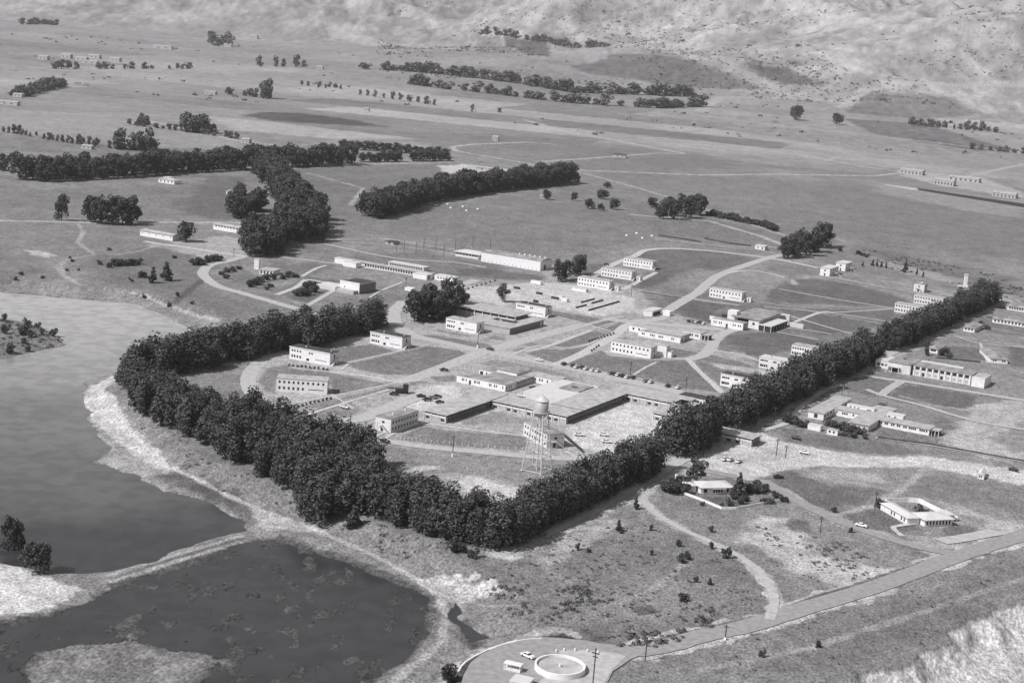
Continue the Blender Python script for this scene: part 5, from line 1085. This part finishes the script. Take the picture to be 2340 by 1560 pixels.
s = House('health_centre', 'low white health centre with long window wings and grey gravel roofs', (2122, 995), 2010, None, lv=9)
LU = s.lu; s.body(M_WHITE, 3.0, roof=M_RLIGHT, ov=.5); s.rows('f', [LU*k for k in (.03, .11, .15, .24, .28, .36, .4, .49, .53, .6, .64, .68, .72, .82, .86, .9, .95)], (1.9,), .75, 1.0)
s.box(M_RLIGHT, LU+.6, LU+4.5, 1, 7.5, 2.6, 2.8, 'porch_roof'); s.box(M_DOOR, LU+.7, LU+4, 2, 7, -.1, 2.59, 'porch_shade')  # dark block painted in as shade below this porch roof
for x in (LU+1, LU+2.6, LU+4.3): s.on('f', x, 1.3, .25, 2.6, P_UNIT, 'post', y0=1.2)
xa, ya = at(s, 1983, 987); s.body(M_CREAM, 3.1, xa-9.5, xa, ya, 30, roof=M_RLIGHT, ov=.6, z0=-.25); s.rows('f', [xa-7, xa-4.5, xa-2], (1.6,), .8, 1.2, y0=ya)
s.body(M_WHITE, 4.2, xa+.8, xa+9, 11, 16, roof=M_RWHITE, ov=.1); s.rows('f', [xa+2, xa+5], (2.8,), 1, 1.4, y0=11)
xb, yb = at(s, 1966, 960); xc, _ = at(s, 1899, 946); s.body(M_WHITE, 3.2, xc, xa-10.3, yb, yb+9, roof=M_RLIGHT, ov=.4, z0=-.2); s.rows('f', [xc+(xb-xc)*k for k in (.2, .4, .47, .54, .75)], (1.9,), .8, 1.0, y0=yb)
s.body(M_WHITE, 4.4, xc+5, xc+19, yb+9.6, yb+13, roof=M_RWHITE, ov=.1); s.rows('f', [xc+7, xc+9, xc+11], (3.6,), .8, .8, y0=yb+9.6); s.on('f', xc+16.5, 3.3, 2.2, 1.1, y0=yb+9.6)
xd, yd = at(s, 1881, 960); xe, _ = at(s, 1844, 954); s.body(M_WHITE, 3.3, xe, xd, yd, yd+44, roof=M_RLIGHT, ov=.5, z0=-.15); s.on('f', (xe+xd)/2, 1.6, 1.8, 2, D_UNIT, 'door', y0=yd); s.rows('r', lsp(yd+2, yd+40, 9), (1.8,), 2.2, 1.4, x1=xd)
MB().bar((xe+6, yd+34, 3), (xe+6, yd+34, 11), .1).go('mast', M_METAL, s.root)
s = House('tool_shed', 'plain white lean-to shed before the health centre, at the left', (1874, 986), 1845, None, lv=3.4, cat='shed'); s.body(M_WHITE, 2.4, roof=M_RWHITE, ov=.05)
s = House('tool_shed', 'small white shed with two dark openings beside the shrub hedge', (1913, 996), 1889, None, lv=3, cat='shed'); s.body(M_WHITE, 2.4, roof=M_RLIGHT, ov=.05); s.on('f', s.lu*.25, 1.5, .9, 1.1); s.on('f', s.lu*.65, 1.5, .9, 1.1)

GC = 'low cottages in the fenced east plots'
for lb, N, ax, lv, rf in (('hip roofed grey cottage beside the east road, nearest the far end of the tree row', (2226, 760), 2201, 22, M_RMID), ('grey roofed cottage behind the white hall, next to the slim tree', (2142, 808), 2122, 22, M_RMID)):
    s = House('cottage', lb, N, ax, None, lv=lv, cat='house', group=GC); s.body(M_WHITE, 2.8); s.hip(rf, 2.8, 1.5, ov=.7); s.rows('f', lsp(1.6, s.lu-1.6, 3), (1.6,), 1.1, 1.1); s.rows('r', lsp(2, s.lv-2, 6), (1.6,), 1.2, 1.1)
s = House('cottage', 'broad grey roofed cottage running away from the camera, between two lawns', (2302, 832), 2263, None, th=R(-4), lv=32, cat='house', group=GC); s.body(M_WHITE, 2.8); s.hip(M_RMID, 2.8, 1.3, ov=.6, ins=.7); s.rows('f', [1.8, 3, s.lu-3, s.lu-1.8], (1.6,), .8, 1.0)
for lb, A, N in (('long low white barrack at the right edge, upper of two', (2301, 704), (2400, 722)), ('long low white barrack at the right edge, lower of two', (2267, 730), (2400, 757))):
    s = House('barrack', lb, N, A[0], None, lv=8, cat='house', group=GC); s.body(M_WHITE, 2.8); s.hip(M_RMID, 2.8, 1.0, ins=.6); s.rows('f', lsp(2, s.lu-2, 16), (1.5,), 1.2, 1.4)

# walled house and courtyard house
s = House('walled_house', 'white ranch house with a pale low roof inside a white garden wall', (1673, 1127), 1601, None, th=R(17), lv=9, cat='house')
LU = s.lu; s.body(M_WHITE, 2.7, 0, LU, 0, 8.5); s.hip(M_RWHITE, 2.7, 1.2, ov=.8, y1=8.5); s.body(M_WHITE, 2.6, -5, -.9, 3, 10); s.hip(M_RWHITE, 2.6, .9, -5, -.8, 3, 10, ov=.6)
s.rows('f', [LU*k for k in (.12, .17, .42, .5, .58, .66, .85)], (1.3,), .8, 1.5); s.box(M_WHITE, -6.2, -5.2, 12, 13.2, -.1, 4.4, 'chimney'); s.box(M_RLIGHT, LU*.35, LU*.75, -1.6, -.9, 2.3, 2.5, 'porch_roof')
def wall_line(label, pts, h, m, t=.3, name='garden_wall', cat='wall', z=0):
    P = smooth_line(GP(pts), 1); b = MB()
    for a, c in zip(P[:-1], P[1:]):
        d = c-a; L_ = np.linalg.norm(d); nn = np.array([-d[1], d[0]])/L_*t/2
        q = [a-nn, c-nn, c+nn, a+nn]; b.raw([(p[0], p[1], -.2) for p in q]+[(p[0], p[1], h) for p in q], BOX_F)
    o = b.go(name, m); tag(o, label, cat); return o
wall_line('low white garden wall round the front lawn of the walled house', [(1561, 1128), (1601, 1143), (1649, 1163), (1682, 1163), (1745, 1152), (1790, 1145)], 1.0, M_WHITE)
s = House('courtyard_house', 'white courtyard house with a pale roof and walled yard, beside the front road', (2175, 1200), 2112, None, th=R(20), lv=9, cat='house')
LU = s.lu; s.body(M_WHITE, 2.8, 0, LU, 0, 8.5); s.hip(M_RWHITE, 2.8, 1.1, ov=.9, y1=8.5); s.rows('f', lsp(1.2, LU-1.2, 8), (1.3,), .7, 1.6)
s.body(M_WHITE, 2.7, -6, -.6, 3, 22); s.hip(M_RWHITE, 2.7, .9, -6, -.6, 3, 22, ov=.6); s.rows('l', [5, 7, 12, 14], (1.3,), .8, 1.4, x1=-6)
s.body(M_WHITE, 2.7, LU+.6, LU+3.6, 4, 10, roof=M_RWHITE)
wall_line('white yard wall running back from the courtyard house', [(2022, 1150), (2066, 1176), (2070, 1180)], 1.8, M_WHITE); wall_line('dark lined rear wall of the courtyard house yard', [(2024, 1148), (2075, 1146), (2100, 1148), (2140, 1168), (2188, 1190)], 1.9, M_WHITE)
s = House('tin_shed', 'small white gabled shed alone in the east field below the wide road', (2248, 1096), 2233, None, th=R(-22), lv=9, cat='shed'); s.body(M_CREAM, 2.2); s.hip(M_RWHITE, 2.2, 1.1, ov=.2, ins=.05); s.rows('f', [.8, 1.6], (1.3,), .5, .8)

# far buildings
GF = 'farm buildings on the far plain'
for lb, px, py, wd, h, dp, rf in (('white box shaped barn alone on the plain, above the field', 1131, 322, 9, 6, 9, M_RLIGHT), ('white barn at the right end of the far hedge line', 560, 327, 11, 5, 9, M_RLIGHT),
  ('pale shed left in the far plain beside the isolated clump', 480, 216, 22, 5, 10, M_RLIGHT), ('white shed behind the thick windbreak', 198, 341, 13, 4, 8, M_RLIGHT), ('small white hut beside the oak in the open field', 1241, 454, 7, 3, 5, M_RLIGHT),
  ('dark roofed shed beside the track on the plain', 1416, 360, 18, 4, 8, M_RDARK), ('long dark sided shed on the bare field', 1112, 390, 28, 3.5, 8, M_RLIGHT), ('low white hut far out on the plain', 1231, 273, 16, 4, 8, M_RLIGHT), ('tiny white hut on the plain left of the bushes', 836, 254, 10, 5, 8, M_RLIGHT),
  ('white hut in the grove at the right', 2171, 296, 12, 10, 9, M_RLIGHT), ('small white house in the left far village', 150, 134, 26, 9, 14, M_RLIGHT), ('white house, second in the left far village', 185, 140, 30, 8, 14, M_RLIGHT), ('pale long house of the left far village', 215, 134, 30, 8, 14, M_RLIGHT),
  ('white house below the dune hills', 578, 91, 34, 12, 16, M_RLIGHT), ('pale house between the far village trees', 372, 112, 60, 8, 14, M_RLIGHT), ('white house near the left edge behind the slanting windbreak', 82, 198, 20, 6, 12, M_RLIGHT), ('pale sheds at the left edge of the plain', 20, 240, 30, 5, 10, M_RLIGHT), ('white house, rightmost of the left far village', 262, 141, 26, 8, 14, M_RLIGHT), ('white house, leftmost of the left far village', 98, 137, 24, 8, 14, M_RLIGHT), ('low white shed of the left far village', 205, 146, 40, 6, 12, M_RLIGHT), ('small white house near the far village lane', 730, 158, 18, 7, 12, M_RLIGHT), ('low white building in the far trees, centre left', 520, 108, 26, 8, 14, M_RLIGHT), ('white shed behind the slanting windbreak', 40, 222, 16, 5, 10, M_RLIGHT)):
    p = T(px, py); s = House('barn', lb, (px, py) if py > 345 else (px, py), None, None, th=R(-12), lu=wd, lv=dp, cat='barn', group=GF); s.root.location = (p[0]-wd/2, p[1], p[2])
    s.body(M_FAR, h, z0=-3); s.hip(rf, h, h*.3, ov=.5, ins=.4); s.rows('f', [wd*.3, wd*.7], (h*.45,), wd*.1, h*.35, me=D_UNIT, name='door')
GH = 'airfield sheds'
for lb, A, N, h in (('long white airfield shed, leftmost of the airfield group', (2056, 392), (2107, 401), 6), ('broad pale airfield hangar nearest the runway', (2133, 415), (2178, 426), 7), ('long low airfield shed behind the hangar', (2166, 407), (2236, 418), 5), ('low pale airfield shed at the right edge', (2266, 442), (2320, 454), 5)):
    s = House('airfield_shed', lb, N, A[0], None, lv=16, cat='hangar', group=GH); s.body(M_FAR, h); s.hip(M_RLIGHT, h, 2, ins=1); s.rows('f', lsp(s.lu*.1, s.lu*.9, 6), (h*.4,), s.lu*.06, h*.5, me=D_UNIT, name='door')

# ------------------------------------------------------------------ water tower
p = G(1226, 1075); tw = bpy.data.objects.new('water_tower', None); COL.objects.link(tw); tw.location = tuple(p); tw.rotation_euler = (0, 0, GRID)
tag(tw, 'tall water tower on four braced steel legs with a conical tank top', 'water tower')
a_, t_, zt = 4.6, 2.1, 24.5
def lc(k, z):
    f = z/zt; r_ = a_+(t_-a_)*f; sx, sy = ((-1, -1), (1, -1), (1, 1), (-1, 1))[k]; return (sx*r_, sy*r_, z)
for k in range(4):
    lg = MB().bar(lc(k, -.3), lc(k, zt), .25, 6).go('leg', M_METAL, tw); MB().box(lc(k, 0)[0]-.5, lc(k, 0)[0]+.5, lc(k, 0)[1]-.5, lc(k, 0)[1]+.5, -.3, .35).go('footing', M_GREY, lg)
zs = (.5, 6.5, 12.5, 18.5, 24.2)
for i, z in enumerate(zs):
    b = MB()
    for k in range(4): b.bar(lc(k, z), lc((k+1) % 4, z), .17)
    b.go('cross_beam', M_METAL, tw)
b = MB()
for z0, z1 in zip(zs[:-1], zs[1:]):
    for k in range(4): b.bar(lc(k, z0), lc((k+1) % 4, z1), .05); b.bar(lc((k+1) % 4, z0), lc(k, z1), .05)
b.go('tie_rods', M_METAL, tw)
def lathe(prof, seg=28):
    V = []; F = []
    for r_, z in prof:
        for k in range(seg): V.append((r_*math.cos(2*math.pi*k/seg), r_*math.sin(2*math.pi*k/seg), z))
    for i in range(len(prof)-1):
        for k in range(seg): F.append((i*seg+k, i*seg+(k+1) % seg, (i+1)*seg+(k+1) % seg, (i+1)*seg+k))
    return V, F
V, F = lathe([(.05, 22.2), (1.2, 22.6), (2.4, 24.0), (2.75, 25.0), (2.75, 29.8), (2.7, 29.8)]); tk = link('tank', mesh('tank', V, F, M_TANK, True), tw)
V, F = lathe([(3.0, 29.75), (3.0, 29.9), (.5, 31.7), (.02, 31.8)]); link('tank_roof', mesh('tank_roof', V, F, M_METAL), tw)
V, F = lathe([(2.72, 25.0), (3.5, 25.0), (3.5, 25.15), (2.72, 25.15)]); link('catwalk', mesh('catwalk', V, F, M_METAL), tw)
b = MB()
for k in range(16):
    t = k*math.pi/8; b.bar((3.45*math.cos(t), 3.45*math.sin(t), 25.1), (3.45*math.cos(t), 3.45*math.sin(t), 26.1), .04); t2 = t+math.pi/8; b.bar((3.45*math.cos(t), 3.45*math.sin(t), 26.1), (3.45*math.cos(t2), 3.45*math.sin(t2), 26.1), .04)
b.go('railing', M_METAL, tw)
V, F = lathe([(.32, 0), (.32, 22.4)], 10); link('riser_pipe', mesh('riser_pipe', V, F, M_METAL), tw)
MB().bar((0, 0, 31.7), (0, 0, 32.7), .15).go('finial', M_METAL, tw)

# round settling tank at the bottom edge
p = G(1279, 1531); ct = bpy.data.objects.new('settling_tank', None); COL.objects.link(ct); ct.location = tuple(p)
tag(ct, 'round open concrete tank with a thick pale rim on the paved circle', 'tank')
V, F = lathe([(7.3, -.3), (7.3, 1.9), (6.75, 1.9), (6.75, .2), (6.7, .2)], 64); link('rim', mesh('rim', V, F, M_WHITE), ct)
V, F = lathe([(6.72, 1.15), (.05, 1.2)], 64); link('water_cover', mesh('water_cover', V, F, M_RLIGHT), ct)
V, F = lathe([(.35, 1.1), (.35, 2.0), (.05, 2.05)], 12); link('hub', mesh('hub', V, F, M_WHITE), ct)
# beacon
bc = G(2205, 655); o = bpy.data.objects.new('beacon_tower', None); COL.objects.link(o); o.location = tuple(bc); tag(o, 'slim pale beacon tower at the far right above the lawns', 'tower')
MB().box(-1.2, 1.2, -1.2, 1.2, -.2, 9.5).go('shaft', M_WHITE, o); MB().box(-1.5, 1.5, -1.5, 1.5, 9.49, 10.2).go('cap', M_RWHITE, o); MB().box(-6, 2, -2, -1.25, -.2, 1.4).go('plinth', M_WHITE, o)

# ------------------------------------------------------------------ poles
pm = MB().bar((0, 0, -.4), (0, 0, 10), .17, 6); PM = mesh('post', pm.v, pm.f, M_WOOD); am = MB().box(-1.1, 1.1, -.09, .09, 8.7, 8.95).box(-.8, .8, -.08, .08, 7.9, 8.1); AM = mesh('crossarm', am.v, am.f, M_WOOD)
bm_ = MB().box(-.35, .35, -.35, .35, -.2, 1.6); BM_ = mesh('base', bm_.v, bm_.f, M_WHITE)
def pole(x, y, h, lb, base=False, arm=True, group=None, rz=GRID):
    o = bpy.data.objects.new('utility_pole', None); COL.objects.link(o); p_ = G(x, y); o.location = tuple(p_); o.rotation_euler = (0, 0, rz); o.scale = (1, 1, h/10)
    tag(o, lb, 'pole', group); link('post', PM, o)
    if arm: link('crossarm', AM, o)
    if base: link('base', BM_, o)
for x, y, h, lb, bs in ((1353, 1580, 13, 'tall dark pole beside the round tank at the bottom edge', False), (1034, 1043, 9.5, 'pole with a pale base beside the near campus road', True), (799, 995, 9.5, 'pole at the back edge of the near wood', False),
  (567, 834, 7.5, 'pole outside the bend of the curved road', False), (1091, 795, 11, 'pole with a pale base at the central crossing', True), (927, 664, 9.5, 'pole on the drive before the arcade', False), (1442, 678, 9, 'pole at the corner of the work yard', False),
  (1440, 856, 7.5, 'pole behind the long row of parked cars', False), (1567, 890, 6.5, 'pole at the right end of the parked cars', False), (1769, 964, 8, 'pole beside the east road in the gap of lawns', False), (1774, 1040, 8, 'left of two poles on the forecourt', False),
  (1795, 1046, 6, 'right of two poles on the forecourt', False), (1999, 1165, 8, 'pole in the field left of the courtyard house', False), (1607, 1042, 7, 'pole at the road side under the tall trees', False), (1657, 1461, 5, 'pole with a pale base beside the front road', True), (1474, 1510, 7.5, 'thin pole below the bend of the front road', False),
  (1874, 1216, 6.5, 'pole by the quarry scar', False), (662, 755, 7, 'pole behind the dark belt', False), (1500, 800, 5, 'short pole before the music building', False), (2120, 842, 6, 'pole behind the long white hall', False), (534, 588, 7, 'pole at the bend of the campus drive', False), (1922, 918, 8, 'mast like pole beside the health centre', False)):
    pole(x, y, h, lb, bs)
for x, y in ((906, 575), (923, 578), (950, 581), (968, 572), (995, 573), (1014, 586), (1040, 575), (1080, 566), (1120, 570)): pole(x, y, 9.5, 'thin pole in the pole yard left of the gymnasium', arm=False, group='thin poles of the pole yard')
fp = mesh('fence_post', boxv(-.12, .12, -.12, .12, -.2, 1.1), BOX_F, M_WHITE)
Pq = smooth_line(GP([(905, 1006), (960, 1012), (1040, 1021), (1130, 1029), (1225, 1034)]), 6)
for i, q in enumerate(Pq): o = link('fence_post', fp, None, (q[0], q[1]+3.5, 0)); tag(o, 'short white post of the line beside the near campus road', 'post', 'white posts beside the near campus road')
for x, y in ((1271, 1490), (1289, 1488), (1314, 1488), (1342, 1490), (1366, 1493)): o = link('bollard', mesh('bollard', *lathe([(.28, -.1), (.28, .9), (.1, 1.2), (.01, 1.22)], 8), M_WHITE), None, tuple(G(x, y))); tag(o, 'white bollard along the planting strip behind the round tank', 'bollard', 'white bollards behind the round tank')
wk = MB()
# white markers on the field
V, F = lathe([(1.25, -.1), (1.25, .7), (.9, 1.1), (.02, 1.25)], 12); MK = mesh('field_marker', V, F, M_BALE)
for i, (x, y) in enumerate(((996, 470), (1023, 467), (1030, 476), (1058, 473), (1066, 482), (1092, 479))): tag(link('field_marker', MK, None, tuple(G(x, y))), 'round white marker in the cluster below the curved windbreak', 'marker', 'white markers below the curved windbreak')
for i, (x, y) in enumerate(((1432, 539), (1455, 534), (1468, 545), (1490, 540))): tag(link('field_marker', MK, None, tuple(G(x, y))), 'round white marker in the cluster in the middle of the wide field', 'marker', 'white markers in the wide field')
wall_line('long dark hedge line in the wide field, left of two', [(1505, 539), (1560, 547), (1600, 554)], 1.3, M_LEAF, 1.2, 'hedge', 'hedge'); wall_line('long dark hedge line in the wide field, right of two', [(1610, 546), (1660, 556), (1715, 563)], 1.3, M_LEAF, 1.2, 'hedge', 'hedge')
wall_line('clipped dark hedge along the avenue behind the health centre', [(2005, 1001), (2120, 1016), (2340, 1055)], .9, M_LEAF, .9, 'hedge', 'hedge')
wall_line('clipped hedge below the grey cottages', [(2140, 818), (2240, 828)], .9, M_LEAF, .9, 'hedge', 'hedge'); wall_line('clipped hedge at the far end of the east cottages', [(2255, 725), (2340, 742)], .9, M_LEAF, .9, 'hedge', 'hedge')
wall_line('dark fence slanting down behind the dormitory under the water tower', [(1290, 998), (1314, 1019), (1332, 1034)], 1.5, M_WOOD, .2, 'board_fence', 'fence')
for i, (a, b2) in enumerate((((1328, 692), (1358, 684)), ((1352, 694), (1378, 687)), ((1316, 704), (1340, 698)), ((1345, 710), (1415, 690)))): wall_line(('first', 'second', 'third', 'longest')[i]+' dark pipe stack laid out on the work yard', [a, b2], .9, M_WOOD, .7, 'pipe_stack', 'pipes')
# yard clutter
for lb, x, y, w_, d_, h_, m_ in (('white crate pile in the middle of the work yard', 1291, 689, 4, 3, 2.2, M_WHITE), ('pale box beside the crate pile of the work yard', 1282, 684, 3.5, 3, 2.4, M_CREAM), ('dark skip left of the crate pile', 1268, 683, 5, 2, 1.3, M_WOOD), ('dark skip at the front of the work yard', 1224, 691, 3, 2, 1.5, M_WOOD), ('dark trailer in the work yard', 1232, 672, 4, 2, 1.2, M_WOOD),
   ('pale container at the back of the work yard', 1226, 649, 8, 3, 2.2, M_WHITE), ('dark cart left at the back of the work yard', 1181, 660, 4, 2, 1.3, M_WOOD), ('white hut at the end of the dark clump by the drive', 937, 665, 6, 4, 2.4, M_WHITE)):
    o = MB().box(-w_/2, w_/2, -d_/2, d_/2, .25, h_).box(-w_/2-.1, w_/2+.1, -d_/2-.1, d_/2+.1, h_-.01, h_+.12).box(-w_/2+.2, -w_/2+.5, -d_/2+.1, d_/2-.1, -.1, .26).box(w_/2-.5, w_/2-.2, -d_/2+.1, d_/2-.1, -.1, .26).go('yard_box', m_, None, loc=tuple(G(x, y)), rz=GRID); tag(o, lb, 'box')
# picnic shelter left of the round tank
p = G(1172, 1532); o = bpy.data.objects.new('kiosk', None); COL.objects.link(o); o.location = tuple(p); o.rotation_euler = (0, 0, R(-20)); tag(o, 'small white open kiosk with tables left of the round tank', 'kiosk')
MB().box(-2.6, 2.6, -1.2, 1.2, 2.2, 2.4).go('roof', M_WHITE, o); MB().box(-2.4, 2.4, -1, 1, 0, .9).go('counter', M_CREAM, o)
for x, y in ((-2.4, -1), (2.4, -1), (-2.4, 1), (2.4, 1)): MB().box(x-.08, x+.08, y-.08, y+.08, 0, 2.21).go('post', M_WHITE, o)
p = G(1190, 1566); o = bpy.data.objects.new('valve_house', None); COL.objects.link(o); o.location = tuple(p); o.rotation_euler = (0, 0, R(-20)); tag(o, 'white valve house roof at the bottom edge beside the round tank', 'shed')
MB().box(-2.6, 2.6, -2, 3.0, -.2, 1.6).go('wall', M_CREAM, o); MB().box(-2.8, 2.8, -2.2, 3.2, 1.59, 1.8).go('roof', M_RWHITE, o)

# ------------------------------------------------------------------ cars
def car_parts(m):
    prof = [(-2.3, .45), (-2.3, .85), (-1.55, .98), (1.0, 1.0), (2.2, .9), (2.35, .5), (2.3, .38), (-2.25, .38)]
    V = []; F = []; n = len(prof)
    for y, k in ((-.88, .93), (-.8, 1), (.8, 1), (.88, .93)):
        for x, z in prof: V.append((x*(.985 if k < 1 else 1), y, z if k == 1 or z < .6 else z-.1))
    for r_ in range(3):
        for i in range(n): F.append((r_*n+i, r_*n+(i+1) % n, (r_+1)*n+(i+1) % n, (r_+1)*n+i))
    F += [tuple(range(n)), tuple(3*n+i for i in reversed(range(n)))]
    body = mesh('body', V, F, m)
    def tap(x0, x1, z0, x2, x3, z1, y0, y1): return [(x0, -y0, z0), (x1, -y0, z0), (x1, y0, z0), (x0, y0, z0), (x2, -y1, z1), (x3, -y1, z1), (x3, y1, z1), (x2, y1, z1)]
    win = mesh('windows', tap(-1.45, .95, .95, -.95, .45, 1.38, .78, .66), BOX_F, M_WIN); roof = mesh('roof', tap(-.98, .5, 1.37, -.8, .35, 1.5, .69, .58), BOX_F, m)
    V, F = lathe([(.02, -.1), (.33, -.1), (.33, .1), (.02, .1)], 12); wh = mesh('wheel', [(x, z, y) for x, y, z in V], F, M_TYRE)
    return body, win, roof, wh
CP = {'dark': car_parts(M_CARD), 'white': car_parts(M_CARW), 'grey': car_parts(M_CARG)}
def car(x, y, c, lb, rz=None, group=None):
    o = bpy.data.objects.new('parked_car', None); COL.objects.link(o); p_ = G(x, y); o.location = (p_[0], p_[1], .02+.004*layer[0]); o.rotation_euler = (0, 0, GRID+R(90) if rz is None else rz)
    tag(o, lb, 'car', group); b_, w_, r_, h_ = CP[c]
    for n_, me in (('body', b_), ('windows', w_), ('roof', r_)): link(n_, me, o)
    for wx_, wy_ in ((-1.4, -.78), (-1.4, .78), (1.45, -.78), (1.45, .78)): link('wheel', h_, o, (wx_, wy_, .33))
ordn = ['first', 'second', 'third', 'fourth', 'fifth', 'sixth', 'seventh', 'eighth', 'ninth', 'tenth', 'eleventh', 'twelfth', 'thirteenth', 'fourteenth', 'fifteenth', 'sixteenth', 'seventeenth', 'eighteenth']
for i, (x, y, c) in enumerate(((1288, 834, 'dark'), (1309, 838, 'dark'), (1317, 841, 'white'), (1330, 842, 'dark'), (1339, 845, 'white'), (1354, 848, 'white'), (1366, 850, 'white'), (1394, 855, 'grey'), (1403, 857, 'dark'), (1412, 859, 'white'), (1421, 861, 'dark'), (1433, 864, 'white'), (1446, 865, 'dark'), (1474, 873, 'grey'), (1487, 875, 'white'), (1526, 884, 'dark'), (1549, 888, 'white'))):
    car(x, y, c, c+' car, '+ordn[i]+' from the left in the long row parked along the avenue', group='cars parked along the avenue')
for x, y, c, lb, rz in ((1233, 825, 'white', 'white car driving on the avenue above the student centre', GRID), (1120, 800, 'dark', 'dark car at the central road crossing', GRID), (1014, 848, 'dark', 'dark car on the cross road left of the student centre', R(20)), (962, 908, 'dark', 'leftmost dark car in the gravel yard', R(10)),
  (976, 916, 'dark', 'dark car in the middle of the gravel yard trio', R(30)), (987, 912, 'grey', 'grey car in the gravel yard trio', R(30)), (998, 909, 'dark', 'rightmost dark car of the gravel yard trio', R(30)), (1005, 922, 'dark', 'low dark car nearest the brick wing in the gravel yard', R(5)), (787, 933, 'white', 'white car alone beside the path above the wood', GRID), (879, 1011, 'dark', 'dark car at the mouth of the near campus road', GRID),
  (1218, 898, 'dark', 'dark car left of the water tower tank in the student centre car park', GRID), (1192, 907, 'white', 'white car at the corner of the student centre car park', GRID), (1200, 908, 'dark', 'dark car at the front of the student centre car park', GRID), (1219, 889, 'dark', 'dark car at the back of the student centre car park', GRID), (1242, 890, 'grey', 'grey car right of the tank top in the car park', GRID), (1256, 885, 'dark', 'dark car next to the right wing of the student centre', GRID),
  (1574, 736, 'dark', 'dark car, first of five left of the dining hall', None), (1583, 737, 'grey', 'grey car, second of five left of the dining hall', None), (1591, 738, 'white', 'white car, third of five left of the dining hall', None), (1600, 739, 'dark', 'dark car, fourth of five left of the dining hall', None), (1608, 741, 'white', 'white car, last of five left of the dining hall', None),
  (1655, 1052, 'white', 'white car, left of three on the forecourt', None), (1668, 1053, 'white', 'white car, middle of three on the forecourt', None), (1687, 1057, 'white', 'white car, right of three on the forecourt', None), (1838, 1037, 'white', 'pale car where the wide road leaves the forecourt', GRID), (1778, 1093, 'dark', 'dark car on the grass beside the bend below the forecourt', R(10)), (1819, 1004, 'dark', 'dark car on the grass wedge above the forecourt', GRID),
  (2015, 928, 'dark', 'dark car parked behind the health centre roofs', GRID), (2315, 1076, 'dark', 'dark car on the wide east road', GRID), (1206, 1503, 'white', 'white car with a dark open top beside the round tank', R(-42)), (1968, 1204, 'white', 'white car on the road left of the courtyard house', R(-30)), (1323, 996, 'white', 'white car on the bare ground right of the water tower', R(0)), (1379, 996, 'white', 'white car on the bare ground near the long row', R(-10)), (1386, 1012, 'white', 'white car close to the trees of the long row', R(0)),
  (1386, 606, 'dark', 'dark car above the three stepped dormitories', R(0)), (2170, 745, 'white', 'white car beside the low east cottages', GRID), (2320, 744, 'white', 'white car in the east plots at the right edge', GRID), (1905, 948, 'grey', 'grey car', GRID)):
    if lb != 'grey car': car(x, y, c, lb, rz)
# crane lorry in the gravel yard
p = G(917, 898); o = bpy.data.objects.new('crane_lorry', None); COL.objects.link(o); o.location = tuple(p); o.rotation_euler = (0, 0, R(12)); tag(o, 'dark crane lorry with a long low boom in the gravel yard', 'lorry')
MB().box(-3, 3.2, -1.2, 1.2, .6, 1.2).go('chassis', M_WOOD, o); MB().box(.8, 3.2, -1.3, 1.3, 1.19, 4.4).go('cab', M_DOOR, o); MB().box(-2.8, .6, -1.1, 1.1, 1.19, 2.4).go('engine', M_WOOD, o); MB().bar((-1, 0, 2.2), (-7.5, -.5, 2.9), .25).go('boom', M_WOOD, o)
V, F = lathe([(.02, -.2), (.6, -.2), (.6, .2), (.02, .2)], 12); wq = mesh('wheel', [(x, z, y) for x, y, z in V], F, M_TYRE)
for x in (-2.2, 0, 2.4):
    for y in (-1.3, 1.3): link('wheel', wq, o, (x, y, .6))
car(900, 903, 'dark', 'dark car just left of the crane lorry', R(10))

# ------------------------------------------------------------------ haze
m = bpy.data.materials.new('haze'); m.use_nodes = True; n = m.node_tree; n.nodes.clear(); oo = n.nodes.new('ShaderNodeOutputMaterial'); pv = n.nodes.new('ShaderNodeVolumePrincipled')
pv.inputs['Density'].default_value = HAZE; pv.inputs['Color'].default_value = (.93, .91, .94, 1); pv.inputs['Anisotropy'].default_value = .2
n.links.new(pv.outputs[0], oo.inputs['Volume'])
z1 = max(HZTOP, 200); hb = link('haze', mesh('haze', boxv(-10500, 10500, -300, 17500, -25, z1), BOX_F, m)); tag(hb, None, None, kind='stuff')
hb['label'] = 'pale dry air that fades the far plain and the hills'; hb['category'] = 'haze'
